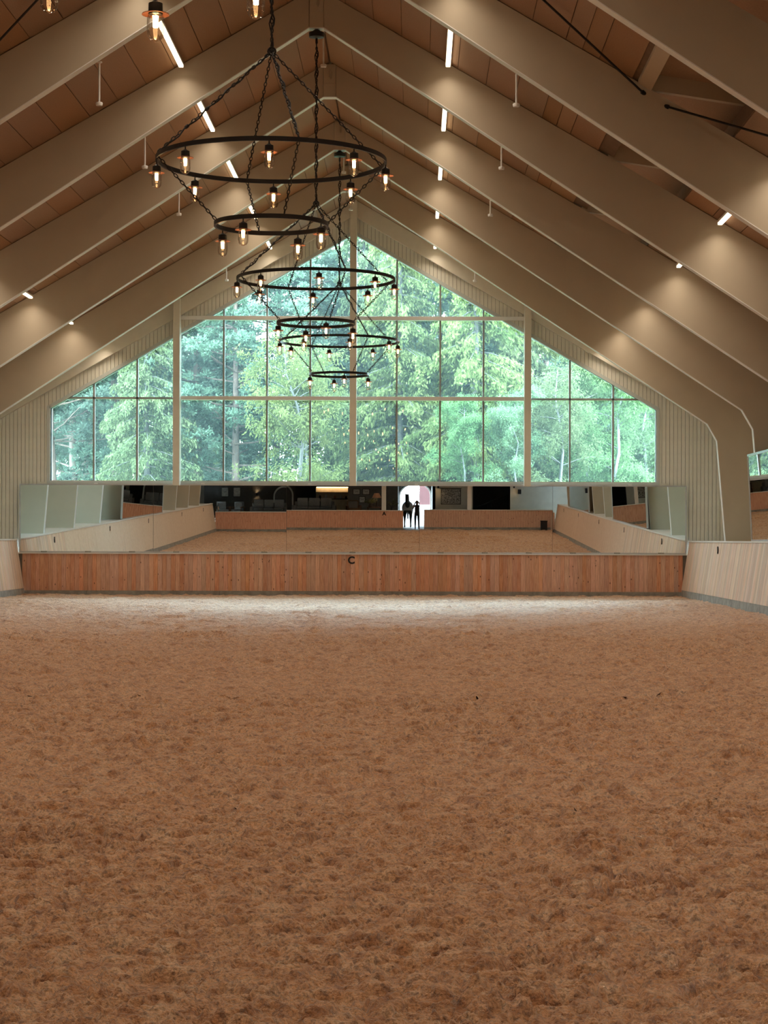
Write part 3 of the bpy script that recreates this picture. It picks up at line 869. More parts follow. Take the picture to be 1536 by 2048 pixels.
def entrance_shell():
    w0 = struct('wall_entrance', build(MB().prism_y([(-WX-.1, 2.95), (WX+.1, 2.95), (WX+.1, EAVE), (0, RIDGE+.06), (-WX-.1, EAVE)], YA-.15, YA+.05)), M['clad'])
    struct('ceiling_lounge', build(MB().box(-WX, WX, CY0, YA-.15, 2.95, 3.05)), M['greywall'])
    m = MB()                                   # outer wall with the arched entrance
    m.box(-WX-.1, .75, CY0-.25, CY0, -.4, 3.2); m.box(3.25, WX+.1, CY0-.25, CY0, -.4, 3.2)
    pts = [(.75, 1.9)] + [(2.0-1.25*math.cos(t), 1.9+.85*math.sin(t)) for t in [math.pi*k/12 for k in range(1, 12)]] + [(3.25, 1.9)]
    for a, b in zip(pts[:-1], pts[1:]):
        m.prism_y([(a[0], a[1]), (b[0], b[1]), (b[0], 3.2), (a[0], 3.2)], CY0-.25, CY0)
    struct('wall_outer_entrance', build(m), M['lounge'])
    m = MB(); X = WX+.1
    m.prism_y([(-X, 3.2), (X, 3.2), (X, EAVE), (0, RIDGE+.06), (-X, EAVE)], CY0-.25, CY0)
    struct('wall_outer_gable', build(m), M['clad'])
    d = struct('door_1', build(MB().tube([(.78, CY0+.05, 0), (.78, CY0+.05, 1.9)] + [(2.0-1.22*math.cos(t), CY0+.05, 1.9+.82*math.sin(t)) for t in [math.pi*k/12 for k in range(1, 12)]] + [(3.22, CY0+.05, 1.9), (3.22, CY0+.05, 0)], .05, 6)), M['white'])
    link('door_leaf_edge', build(MB().tube([(1.98, CY0+.05, 0), (1.98, CY0+.05, 2.7)], .025, 6)), M['white'], d)
    # raised lounge, passage walls
    struct('floor_gallery', build(MB().box(-WX, .55, CY0, YA-.12, 0.0, LZ)), M['loungefloor'])
    struct('wall_passage_left', build(MB().box(.55, .72, CY0, -2.4, 0, 2.95)), M['greywall'])
    struct('wall_passage_right', build(MB().box(3.25, 3.4, CY0, -1.2, 0, 2.95)), M['clad'])
    wr = struct('wall_entrance_right', build(MB().box(3.25, 5.45, -1.4, -1.2, 0, 2.95).box(7.5, WX, -1.4, -1.2, 0, 2.95).box(5.45, 7.5, -1.4, -1.2, 0, .9)), M['clad'])
    struct('wall_lounge_brown', build(MB().box(-WX, -5.2, -4.4, -4.2, LZ, 2.95)), M['lounge'])
    struct('wall_lounge_grey', build(MB().box(-2.1, .55, -2.6, -2.4, LZ, 2.95)), M['greywall'])
    for px in (0.0, 5.18):
        struct('trim_pillar', build(MB().box(px-.12, px+.12, YA-.5, YA-.26, 0 if px > 1 else LZ, 2.95), .008), M['white'])
    for nm, x0, x1, lab in (('l', -9.9, 1.06, 'reddish larch kickboard wall in front of the lounge at the entrance end'),
                            ('r', 2.72, 9.9, 'reddish larch kickboard wall right of the entrance gap')):
        t = thing('kickboard_wall', lab, 'kickboard wall', ((x0+x1)/2, YA, 0)); hw = (x1-x0)/2
        m = MB(); n = int(2*hw/.131); bw = 2*hw/n
        for i in range(n):
            j = random.uniform(0, .004); m.box(-hw+i*bw+.003, -hw+(i+1)*bw-.003, -.02, .012+j, .16, 1.15)
        o = link('board_run', build(m), M['kick'], t); o['kind'] = 'stuff'
        link('concrete_base', build(MB().box(-hw, hw, -.04, .03, -.02, .158)), M['concrete'], t)
        link('backing', build(MB().box(-hw, hw, -.06, -.021, .16, 1.15)), M['back'], t)
        link('cap_rail', build(MB().box(-hw, hw, -.10, .04, 1.15, 1.19), .006), M['white'], t)
entrance_shell()
letter('A', (.02, YA+.03, .98), (R(90), 0, R(180)), 'black letter A on the kickboards at the entrance end', .30)
for ch, s, y in (('H', -1, 53.9), ('S', -1, 42), ('E', -1, 31), ('V', -1, 19), ('K', -1, 8.3), ('M', 1, 53.9), ('R', 1, 42), ('B', 1, 31), ('P', 1, 19), ('F', 1, 8.3)):
    zz = 1.42; xx = s*(9.85 + .23*(zz-.2)/1.44 - .028)
    letter(ch, (xx, y, zz), (R(90)-math.atan2(.23, 1.44)*0, 0, -s*R(90)), f'black letter {ch} high on the {"left" if s < 0 else "right"} kickboard wall', .26)

def sofa(x, y, wid, rot, label, cushions=3):
    t = thing('sofa', label, 'sofa', (x, y, LZ), 'lounge seating', rot)
    link('base', rbox(-wid/2, wid/2, -.42, .42, .1, .42, .04), M['sofa'], t)
    link('backrest', rbox(-wid/2, wid/2, -.45, -.22, .3, .85, .06), M['sofa'], t)
    for s in (-1, 1):
        link('armrest', rbox(s*wid/2-.11, s*wid/2+.11, -.45, .42, .1, .62, .05), M['sofa'], t)
        for q in (-.36, .36): link('leg', build(MB().box(s*(wid/2-.08)-.025, s*(wid/2-.08)+.025, q-.025, q+.025, 0, .1)), M['black'], t)
    cw = (wid-.24)/cushions
    for i in range(cushions):
        x0 = -wid/2+.12+i*cw
        link('seat_cushion', rbox(x0+.01, x0+cw-.01, -.22, .44, .42, .55, .04), M['sofa'], t)
        me = rbox(x0+.02, x0+cw-.02, -.09, .09, -.24, .26, .07)
        link('back_cushion', me, M['cushion'], t, (0, -.14, .80), (R(-12), 0, 0))
sofa(-6.7, -.6, 2.2, 0, 'long grey sofa by the wall lamp in the lounge')
sofa(-3.9, -.2, 2.2, 0, 'long grey sofa in front of the lit kitchen niche')

def armchair(x, y, rot, label, mat='sofa'):
    t = thing('armchair', label, 'armchair', (x, y, LZ), 'lounge seating', rot)
    link('seat', rbox(-.33, .33, -.3, .36, .3, .46, .05), M[mat], t)
    link('backrest', rbox(-.33, .33, -.42, -.26, .32, .92, .06), M[mat], t)
    link('cushion', rbox(-.26, .26, -.28, -.12, .44, .86, .06), M['cushion'], t)
    for s in (-1, 1):
        link('armrest', rbox(s*.36-.05, s*.36+.05, -.36, .36, .56, .62, .02), M['wood'], t)
        for q in (-.33, .33): link('leg', build(MB().box(s*.36-.025, s*.36+.025, q-.025, q+.025, 0, .57)), M['wood'], t)
armchair(-9.75, -.9, R(-20), 'grey armchair below the leftmost lounge picture')
armchair(-8.75, -.7, R(15), 'grey cushioned armchair beside the long sofa')
armchair(-1.72, -.2, R(-10), 'brown wicker chair below three framed drawings', 'wicker')

def picture(x, y, z, wd, ht, label, rot=0):
    t = thing('framed_picture', label, 'picture', (x, y, z), 'framed pictures in the lounge', rot)
    for (a, b, c, d) in ((-wd/2, wd/2, -ht/2, -ht/2+.03), (-wd/2, wd/2, ht/2-.03, ht/2), (-wd/2, -wd/2+.03, -ht/2, ht/2), (wd/2-.03, wd/2, -ht/2, ht/2)):
        link('frame_bar', build(MB().box(a, b, 0, .03, c, d)), M['black'], t)
    p = link('print', build(MB().box(-wd/2+.03, wd/2-.03, 0, .012, -ht/2+.03, ht/2-.03)), M['paper'], t)
    link('drawing', build(MB().tube([(-.06, .016, -.06), (0, .016, .05), (.05, .016, -.02), (.08, .016, .06)], .012, 4)), M['greywall'], p)
picture(-9.9, -4.2, 2.25, .5, .6, 'framed picture at the far left of the lounge wall')
picture(-9.1, -4.2, 2.25, .5, .6, 'framed picture right of another above the armchairs')
picture(-1.62, -2.4, 2.20, .42, .36, 'left one of two framed drawings above a third')
picture(-1.08, -2.4, 2.20, .42, .36, 'right one of two framed drawings above a third')
picture(-1.30, -2.4, 1.72, .36, .40, 'lowest framed drawing of three on the grey wall')

def wall_lamp(x, y, z, label, warm):
    t = thing('wall_lamp', label, 'wall lamp', (x, y, z), 'wall lamps at the entrance end')
    link('bracket', build(MB().tube([(0, 0, 0), (0, .1, 0), (0, .12, .04)], .015, 6)), M['black'], t)
    link('shade', build(MB().lathe([(.04, 0), (.06, .12), (.055, .12), (.035, .0)], 12, 0, .12, cap=False), sm=50), M['black'], t)
    link('bulb', build(MB().lathe([(.005, .0), (.035, .03), (.035, .07), (.005, .1)], 10, 0, .12), sm=60), warm, t)
warm = emit('warm_bulb', (1, .62, .3, 1), 220)
wall_lamp(-7.75, -4.2, 2.05, 'small warm wall lamp above the long grey sofa', warm)
wall_lamp(3.55, -1.2, 2.42, 'bright wall lamp right of the entrance gap', warm)
wall_lamp(7.7, -1.2, 2.42, 'small wall lamp right of the dark stair opening', warm)

def lounge_things():
    t = thing('arched_doorway', 'white arched doorway frame in the dark lounge', 'doorway', (-5.9, -3.0, LZ))
    arc = [(-.62, 0, 0), (-.62, 0, 1.2)] + [(-.62*math.cos(a), 0, 1.2+.6*math.sin(a)) for a in [math.pi*k/12 for k in range(1, 12)]] + [(.62, 0, 1.2), (.62, 0, 0)]
    link('arch', build(MB().tube(arc, .055, 6), sm=50), M['white'], t)
    link('door_panel', build(MB().prism_y([(-.57, .02), (.57, .02), (.57, 1.2)] + [(.57*math.cos(a), 1.2+.55*math.sin(a)) for a in [math.pi*k/12 for k in range(1, 12)]] + [(-.57, 1.2)], -.02, .02)), M['lounge'], t)
    # kitchen niche
    t = thing('kitchen_counter', 'warmly lit kitchen niche with counter behind the sofa', 'kitchen', (-3.05, -5.2, LZ))
    link('cabinet', build(MB().box(-1.0, 1.0, -.3, .3, 0, .88), .005), M['kitchen'], t)
    link('worktop', build(MB().box(-1.03, 1.03, -.32, .33, .88, .93)), M['dark'], t)
    link('backsplash', build(MB().box(-1.0, 1.0, -.34, -.31, .93, 1.65)), M['kitchen'], t)
    link('shelf', build(MB().box(-1.0, 1.0, -.31, -.05, 1.30, 1.33)), M['wood'], t)
    link('wall_cabinet', build(MB().box(-1.0, 1.0, -.33, .0, 1.65, 2.14)), M['dark'], t)
    link('light_bar', build(MB().box(-.95, .95, -.2, -.15, 1.62, 1.645)), emit('kitchen_strip', (1, .66, .34, 1), 20), t)
    for i, (x, h, m) in enumerate(((-.75, .2, 'clay'), (-.4, .26, 'white'), (.1, .18, 'copper'), (.45, .24, 'white'), (.75, .15, 'clay'))):
        o = link('jar', build(MB().lathe([(.045, 0), (.06, .03), (.055, h*.7), (.03, h*.85), (.035, h)], 12), sm=50), M[m], None, (-3.05+x, -5.3, LZ+.93))
        tag(o, ['dark jar at the left end of the kitchen counter', 'white jar left on the kitchen counter', 'copper jar in the middle of the kitchen counter', 'white jar right on the kitchen counter', 'small dark jar at the right end of the kitchen counter'][i], 'jar', 'jars on the kitchen counter')
    # side table with lamp and plant
    t = thing('side_table', 'dark side table carrying a lamp near the white pillar', 'table', (-.55, .6, LZ))
    link('top', build(MB().box(-.4, .4, -.22, .22, .50, .54), .008), M['wood'], t)
    for sx in (-.35, .35):
        for sy in (-.17, .17): link('leg', build(MB().box(sx-.02, sx+.02, sy-.02, sy+.02, 0, .5)), M['wood'], t)
    t = thing('table_lamp', 'table lamp with orange cloth shade near the white pillar', 'lamp', (-.42, .6, LZ+.54))
    link('base', build(MB().lathe([(.09, 0), (.09, .02), (.03, .05), (.05, .2), (.045, .35), (.012, .42), (.012, .58)], 14), sm=50), M['clay'], t)
    link('shade', build(MB().lathe([(.26, .55), (.13, .82), (.127, .82), (.255, .55)], 20, cap=False), sm=60), M['shade'], t)
    link('bulb', build(MB().lathe([(.005, .6), (.035, .63), (.03, .7), (.005, .73)], 10), sm=60), emit('lamp_bulb', (1, .6, .3, 1), 140), t)
    def leafy(name, label, cat, loc, h, n, spread, ln, seed):
        t = thing(name, label, cat, loc); rs = random.Random(seed)
        link('pot', build(MB().lathe([(.08, 0), (.11, .05), (.12, h*.45), (.06, h*.8), (.07, h)], 14), sm=50), M['clay'], t)
        for i in range(n):
            a = rs.uniform(0, 6.28); e = rs.uniform(.25, 1)
            p = [(0, 0, h), (spread*.4*math.cos(a), spread*.4*math.sin(a), h+ln*.5*e), (spread*math.cos(a), spread*math.sin(a), h+ln*e)]
            s = link('stem', build(MB().tube(p, [.008, .006, .003], 4)), M['clay'], t)
            m = MB()
            for k in range(3):
                q = Vector(p[1]).lerp(Vector(p[2]), k/2); m.add([q, q+Vector((.07, .02, .03)), q+Vector((.10, 0, .08)), q+Vector((.02, -.03, .06))], [(0,1,2,3)])
            link('leaf_cluster', m.mesh(), M['spruceleaf'], s)
    leafy('potted_plant', 'dark leafy potted plant beside the table lamp', 'plant', (-.78, .6, LZ+.54), .16, 14, .35, .30, 4)
    leafy('branch_vase', 'dark vase with bare branches between the pillar and entrance gap', 'vase', (.42, .9, LZ), .5, 7, .28, .5, 8)
    # tapestry, speaker, dark stair, block in the corner
    t = thing('wall_hanging', 'pale patterned wall hanging right of the entrance gap', 'wall hanging', (4.25, -1.2, 1.9))
    link('cloth', build(MB().box(-.52, .52, .005, .02, -.45, .45)), M['cloth'], t)
    link('border', build(MB().box(-.55, .55, .002, .01, -.48, .48)), M['black'], t)
    link('hanging_rod', build(MB().tube([(-.6, .03, .5), (.6, .03, .5)], .012, 6)), M['black'], t)
    t = thing('loudspeaker', 'small black loudspeaker on the pale wall near the right corner', 'loudspeaker', (8.0, -1.2, 2.2))
    link('cabinet', build(MB().box(-.09, .09, .03, .2, -.14, .14), .012), M['dark'], t)
    link('bracket', build(MB().box(-.03, .03, 0, .05, -.03, .03)), M['black'], t)
    struct('wall_stair_back', build(MB().box(3.4, WX, -5.2, -5.0, 0, 2.95)), M['lounge'])
    t = thing('stair_rail', 'sloping dark handrail in the dark opening right of the entrance', 'handrail', (6.5, -2.2, .9))
    link('rail', build(MB().tube([(-.9, 0, .3), (.9, 0, 1.1)], .025, 6)), M['black'], t)
    for q in (-.9, 0, .9): link('post', build(MB().tube([(q, 0, -.9), (q, 0, .3+(q+.9)*.444)], .02, 6)), M['black'], t)
    t = thing('mounting_block', 'black box standing on the sand in the right entrance corner', 'box', (9.25, YA+.55, .03))
    link('box', build(MB().box(-.3, .05, -.22, .22, 0, .5), .012), M['dark'], t)
    link('lid', build(MB().box(-.32, .07, -.24, .24, .5, .54), .008), M['black'], t)
    for k, x in enumerate((9.62, 9.80-.02)):
        o = thing('jump_stand', ['pale wooden stand beside the black box in the corner', 'pale wooden stand nearest the right kickboard corner'][k], 'stand', (x-.08, YA+.6, .03), 'pale stands in the corner')
        link('post', build(MB().box(-.03, .03, -.03, .03, 0, .75)), M['kickside'], o)
        link('foot', build(MB().box(-.025, .025, -.25, .25, 0, .05)), M['kickside'], o)
lounge_things()

def add_fill_lamp(x, y, label):  # lamps added to brighten the passage and lounge
    t = thing('fill_lamp', label, 'fill lamp', (x, y, 2.95), 'added fill lamps at the entrance end')
    link('base', build(MB().lathe([(.16, 0), (.17, -.03), (.15, -.05)], 18), sm=50), M['white'], t)
    link('globe', build(MB().lathe([(.13, -.045), (.12, -.09), (.07, -.13), (.005, -.14)], 18), sm=70), emit('fill_globe', (1, .85, .66, 1), 14), t)
add_fill_lamp(1.85, 1.2, 'round fill lamp added over the entrance gap')
add_fill_lamp(-4.6, 1.0, 'round fill lamp added over the grey lounge sofas')
add_fill_lamp(-8.6, .8, 'round fill lamp added over the grey lounge armchairs')

def outside_yard():
    t = thing('red_barn', 'red painted barn wall outside the entrance door', 'building', (8.4, -26, -.06))
    link('wall', build(MB().box(-6.2, 8, -6, 0, .9, 6)), M['red'], t)
    link('plinth', build(MB().box(-6.25, 8.05, -6.05, .05, 0, .9)), M['white'], t)
    link('roof', build(MB().prism_x([(-6.4, 5.9), (.4, 5.9), (-3, 8.6)], -6.6, 8.4)), M['dark'], t)
outside_yard()

# ------------------------------------------------------------------ photographer and horse (seen small in the mirror)
def skinned(name, verts, edges, mat, parent, root=0, sub=2):
    me = bpy.data.meshes.new(name); me.from_pydata([v[:3] for v in verts], edges, []); me.update()
    o = link(name, me, mat, parent)
    md = o.modifiers.new('skin', 'SKIN'); md.use_smooth_shade = True
    sd = me.skin_vertices[0].data
    for i, v in enumerate(verts):
        r = v[3]; sd[i].radius = r if isinstance(r, tuple) else (r, r)
        sd[i].use_root = (i == root)
    s2 = o.modifiers.new('sub', 'SUBSURF'); s2.levels = sub; s2.render_levels = sub
    return o

def mat_clothed():
    t = NT('dark_clothing_and_skin'); tc = t.n('ShaderNodeTexCoord'); sp = t.n('ShaderNodeSeparateXYZ'); t.l(tc.outputs['Object'], sp.inputs[0])
    a = t.math('GREATER_THAN', sp.outputs[1], .335); b = t.math('GREATER_THAN', sp.outputs[2], 1.455)
    f = t.math('MAXIMUM', a, b)
    return t.pbr(t.mix(f, (.025, .027, .035, 1), (.55, .32, .23, 1)), .7)

def person():
    t = thing('person', 'person in dark clothing holding up a phone in the entrance gap', 'person', (CAMX, -.42, 0))
    V = []; E = []
    def v(x, y, z, r, p=None):
        V.append((x, y, z, r)); i = len(V)-1
        if p is not None: E.append((p, i))
        return i
    pel = v(0, 0, .93, (.15, .11)); wa = v(0, .0, 1.08, (.13, .095), pel); ch = v(0, .01, 1.28, (.16, .11), wa); ub = v(0, 0, 1.40, (.11, .085), ch)
    nk = v(0, .01, 1.485, .05, ub); j = v(0, .03, 1.54, (.06, .07), nk); hd = v(0, .035, 1.61, (.075, .092), j); tp = v(0, .02, 1.685, (.055, .07), hd)
    hands = []
    for s in (-1, 1):
        hp = v(s*.09, 0, .88, .095, pel); kn = v(s*.10, .03, .48, .062, hp); cf = v(s*.10, .0, .30, .055, kn); an = v(s*.10, -.02, .09, .038, cf); he = v(s*.10, .02, .04, .038, an); toe = v(s*.11, .15, .03, .034, he)
        sh = v(s*.17, .0, 1.37, .06, ub); el = v(s*.24, .14, 1.22, .042, sh); fa = v(s*.19, .25, 1.40, .036, el); wr = v(s*.11, .355, 1.58, .025, fa)
        pm = v(s*.085, .385, 1.63, (.024, .034), wr)
        for k, (dz, ln) in enumerate(((.045, .050), (.022, .058), (.0, .055), (-.022, .042))):
            a = v(s*.066, .398, 1.645+dz, .010, pm); b = v(s*.052, .402-.001*k, 1.65+dz, .009, a); v(s*(.052-ln*.25), .400, 1.652+dz, .008, b)
        th = v(s*.064, .375, 1.615, .011, pm); v(s*.04, .385, 1.63, .009, th)
    body = skinned('body', V, E, mat_clothed(), t, 0, 2)
    hm = MB(); rings = []
    n = 18
    prof = [(.002, 1.735), (.05, 1.728), (.088, 1.69), (.102, 1.63), (.100, 1.57), (.080, 1.50), (.05, 1.46)]
    vs = []; fs = []
    for r, z in prof:
        for k in range(n):
            a = 2*math.pi*k/n; yy = math.sin(a); back = 1.0 if yy < .2 else .62
            vs.append((r*.9*math.cos(a), .01 + r*1.05*yy*back, z))
    for i in range(len(prof)-1):
        for k in range(n): fs.append((i*n+k, i*n+(k+1) % n, (i+1)*n+(k+1) % n, (i+1)*n+k))
    link('hair', build(hm.add(vs, fs), sm=80), M['hair'], t)
    f = MB(); fv = []; ff = []
    for i in range(9):                         # face mask: forehead to chin
        z = 1.685-.155*i/8; wdt = .066*math.sin(math.pi*(.28+.60*i/8))**.7
        for k in range(9):
            u = k/8*2-1; y = .085+.045*(1-u*u) - .01*(i/8)
            if 3 <= i <= 5 and abs(u) < .15: y += .022*(i-2)/3
            if i == 3 and .3 < abs(u) < .6: y -= .006
            fv.append((wdt*u, y, z))
    for i in range(8):
        for k in range(8): ff.append((i*9+k, (i+1)*9+k, (i+1)*9+k+1, i*9+k+1))
    fo = link('face', build(f.add(fv, ff), sm=80), M['skin'], t)
    for s in (-1, 1):
        link('eye', build(MB().lathe([(.001, -.008), (.009, -.004), (.009, .004), (.001, .008)], 8, s*.028, .128), sm=80), M['dark'], fo, (0, 0, 1.628))
        link('ear', build(MB().lathe([(.004, -.03), (.012, -.01), (.014, .012), (.004, .03)], 8, s*.082, .02), sm=80), M['skin'], t, (0, 0, 1.605))
        link('forearm_skin', build(MB().tube([(s*.215, .21, 1.33), (s*.19, .255, 1.405), (s*.112, .355, 1.578)], [.043, .040, .029], 10), sm=80), M['skin'], t)
    link('mouth', build(MB().box(-.022, .022, .118, .128, 1.556, 1.563)), M['copper'], fo)
    ph = thing('phone', 'dark phone held up by the person in the entrance gap', 'phone', (CAMX, -.012, CAMZ-.03))
    link('case', build(MB().box(-.037, .037, -.006, .004, -.078, .078), .003), M['dark'], ph)
    link('screen', build(MB().box(-.034, .034, -.0075, -.0062, -.074, .074)), M['black'], ph)
person()

def horse():
    t = thing('horse', 'dark horse in a grey rug standing behind the person', 'horse', (1.28, -2.55, 0))
    V = []; E = []
    def v(x, y, z, r, p=None):
        V.append((x, y, z, r)); i = len(V)-1
        if p is not None: E.append((p, i))
        return i
    ba = v(0, -.1, 1.22, (.27, .33)); ch = v(0, .55, 1.22, (.25, .36), ba); br = v(0, .78, 1.28, (.19, .26), ch)
    n1 = v(0, 1.0, 1.52, (.16, .22), br); n2 = v(-.02, 1.16, 1.78, (.13, .17), n1); po = v(-.03, 1.24, 1.96, (.11, .13), n2)
    f1 = v(-.03, 1.40, 1.86, (.11, .13), po); f2 = v(-.03, 1.55, 1.66, (.08, .085), f1); v(-.03, 1.63, 1.54, (.075, .065), f2)
    for s in (-1, 1): e = v(-.03+s*.08, 1.20, 2.07, .034, po); v(-.03+s*.095, 1.20, 2.15, .014, e)
    cr = v(0, -.75, 1.27, (.28, .32), ba); ru = v(0, -1.02, 1.28, (.2, .26), cr)
    tl = v(0, -1.22, 1.30, .06, ru); tl2 = v(0, -1.32, .95, .07, tl); v(0, -1.30, .5, .03, tl2)
    for s in (-1, 1):
        a = v(s*.17, .52, .98, .11, ch); k = v(s*.17, .54, .52, .055, a); f = v(s*.17, .54, .16, .038, k); v(s*.17, .57, .05, .055, f)
        a = v(s*.17, -.72, .98, .15, cr); st = v(s*.18, -.62, .78, .10, a); h = v(s*.18, -.90, .52, .058, st); f = v(s*.18, -.86, .16, .04, h); v(s*.18, -.82, .05, .055, f)
    skinned('body', V, E, M['coat'], t, 0, 2)
    m = MB(); n = 20; vs = []; fs = []
    prof = [(1.03, .27, .34, 1.30), (.75, .32, .41, 1.24), (.5, .33, .44, 1.20), (.0, .335, .42, 1.19), (-.5, .34, .41, 1.22), (-.9, .32, .38, 1.24), (-1.12, .26, .30, 1.25)]
    for y, rx, rz, zc in prof:
        for k in range(n+1):
            a = R(-38)+R(256)*k/n; vs.append((rx*math.cos(a), y, zc+rz*math.sin(a)))
    for i in range(len(prof)-1):
        for k in range(n): fs.append((i*(n+1)+k, i*(n+1)+k+1, (i+1)*(n+1)+k+1, (i+1)*(n+1)+k))
    fs += [tuple(range(n, -1, -1))]
    rg = link('rug', build(m.add(vs, fs), sm=60), M['rug'], t)
    m = MB(); m.prism_x([(.98, 1.72), (1.10, 1.98), (1.20, 2.08), (1.08, 2.07), (.94, 1.86), (.80, 1.58)], -.035, -.005)
    link('mane', build(m), M['dark'], t)
horse()


# ------------------------------------------------------------------ forest outside
def quads_mesh(C, A, B):
    """C centres, A and B half axes -> leaf quads"""
    n = len(C)
    V = np.stack([C-A-B*.35, C+A*.1-B, C+A, C+A*.1+B], 1).reshape(-1, 3)
    F = np.arange(4*n).reshape(n, 4)
    me = bpy.data.meshes.new('foliage')
    me.vertices.add(4*n); me.vertices.foreach_set('co', V.ravel())
    me.loops.add(4*n); me.loops.foreach_set('vertex_index', F.ravel().astype(np.int32))
    me.polygons.add(n); me.polygons.foreach_set('loop_start', np.arange(0, 4*n, 4, dtype=np.int32))
    me.polygons.foreach_set('loop_total', np.full(n, 4, dtype=np.int32))
    me.update(); me.validate(); return me

def unit(v): return v/np.maximum(1e-9, np.linalg.norm(v, axis=1, keepdims=True))

def leaves(P, D, size, rs, droop=0.0):
    n = len(P)
    A = unit(D + rs.normal(0, .55, (n, 3)) + np.array([0, 0, -droop]))
    B = unit(np.cross(A, unit(rs.normal(0, 1, (n, 3)))))
    s = size*rs.uniform(.6, 1.4, (n, 1))
    return P, A*s, B*s*.38

def conifer(H, seed, kind):
    rs = np.random.RandomState(seed); tr = MB()
    pts = []; 
    bend = rs.normal(0, .12, 2)
    for i in range(9):
        f = i/8; pts.append((bend[0]*math.sin(f*3)*2, bend[1]*math.sin(f*2.3)*2, f*H))
    r0 = .20 if kind == 'pine' else .17
    tr.tube(pts, [r0*(1-.85*i/8) for i in range(9)], 10)
    P = []; D = []; br = MB()
    def at(z):
        f = z/H*8; i = min(7, int(f)); a, b = Vector(pts[i]), Vector(pts[i+1]); return a.lerp(b, f-i)
    if kind == 'spruce':
        z = 1.2
        while z < H-.3:
            f = z/H; L = (1-f)**.8*3.2+.25
            for k in range(rs.randint(4, 7)):
                a = rs.uniform(0, 6.283); l = L*rs.uniform(.7, 1.1); c = at(z)
                dirn = np.array([math.cos(a), math.sin(a), 0]); q = []
                nseg = 7
                for j in range(nseg+1):
                    u = j/nseg; q.append(np.array(c)+dirn*l*u+np.array([0, 0, -.42*l*u*u+.25*l*max(0, u-.6)]))
                br.tube([tuple(x) for x in q[::2]], [.03*(1-.8*u) for u in (0, .33, .66, 1)], 4)
                nl = int(42+125*l)
                u = rs.uniform(.12, 1, nl)**.8; idx = np.minimum(nseg-1, (u*nseg).astype(int)); fr = (u*nseg-idx)[:, None]
                Q = np.array(q); base = Q[idx]*(1-fr)+Q[idx+1]*fr
                side = np.array([-dirn[1], dirn[0], 0])
                off = rs.normal(0, 1, (nl, 1))*side*.30*l*(1-u[:, None]*.7)*.5
                hang = np.abs(rs.normal(0, .22, (nl, 1)))*np.array([0, 0, -1.0])
                P.append(base+off+hang); D.append(dirn*.5+off*1.5+np.array([0, 0, -.8])+np.zeros((nl, 3)))
            z += rs.uniform(.28, .42)
        size, droop = .085, .3
    else:
        z = H*.16
        while z < H-.2:
            f = z/H; L = (2.9*math.sin(min(1, (f-.05)*1.5)*math.pi*.62)+.4)*(1 if f < .75 else (1.02-f)*3.7)
            dens = .35 if f < .3 else 1
            for k in range(rs.randint(2, 5)):
                if rs.rand() > dens: continue
                a = rs.uniform(0, 6.283); l = L*rs.uniform(.5, 1.15); c = np.array(at(z))
                dirn = np.array([math.cos(a), math.sin(a), rs.uniform(-.1, .35)])
                q = [c+dirn*l*u+np.array([rs.normal(0, .07), rs.normal(0, .07), .12*l*u*u]) for u in (0, .3, .6, .85, 1)]
                br.tube([tuple(x) for x in q], [.04, .032, .024, .016, .008], 5)
                for tip in range(int(4+l*3)):
                    u = rs.uniform(.35, 1); j = min(3, int(u*4)); cc = q[j]*(1-(u*4-j))+q[j+1]*(u*4-j) if u < 1 else q[4]
                    cc = cc+rs.normal(0, .30, 3)*np.array([1, 1, .45])
                    nl = rs.randint(42, 76); dd = unit(rs.normal(0, 1, (nl, 3))*np.array([1, 1, .6])+np.array([0, 0, .35]))
                    P.append(cc+dd*rs.uniform(.03, .26, (nl, 1))); D.append(dd)
            z += rs.uniform(.26, .45)
        size, droop = .075, -.1
    P = np.concatenate(P); D = np.concatenate(D)
    return build(tr, sm=60), br.mesh(), quads_mesh(*leaves(P, D, size, rs, droop))

def broadleaf(H, seed, spread=2.2, size=.07, dens=1.4):
    rs = np.random.RandomState(seed); tr = MB(); br = MB()
    pts = [(rs.normal(0, .12)*i*.4, rs.normal(0, .12)*i*.4, H*i/8) for i in range(9)]
    tr.tube(pts, [.12*(1-.85*i/8) for i in range(9)], 9)
    P = []; D = []
    for b in range(46):
        f = rs.uniform(.14, .98); i = min(7, int(f*8)); c = np.array(pts[i])*(1-(f*8-i))+np.array(pts[i+1])*(f*8-i)
        a = rs.uniform(0, 6.283); l = spread*(math.sin(f*math.pi)**.6*.9+.25)*rs.uniform(.5, 1.1)
        dirn = np.array([math.cos(a), math.sin(a), rs.uniform(.2, .9)])
        q = [c+dirn*l*u+np.array([0, 0, -.25*l*u*u]) for u in (0, .35, .7, 1)]
        br.tube([tuple(x) for x in q], [.022, .016, .010, .005], 4)
        for tcl in range(int((5+l*4)*dens)):
            u = rs.uniform(.25, 1); cc = c+dirn*l*u+np.array([0, 0, -.25*l*u*u])+rs.normal(0, .28, 3)
            nl = rs.randint(40, 70); dd = unit(rs.normal(0, 1, (nl, 3)))
            P.append(cc+dd*rs.uniform(.05, .38, (nl, 1))); D.append(dd+np.array([0, 0, -.5]))
    P = np.concatenate(P); D = np.concatenate(D)
    return build(tr, sm=60), br.mesh(), quads_mesh(*leaves(P, D, size, rs, .3))

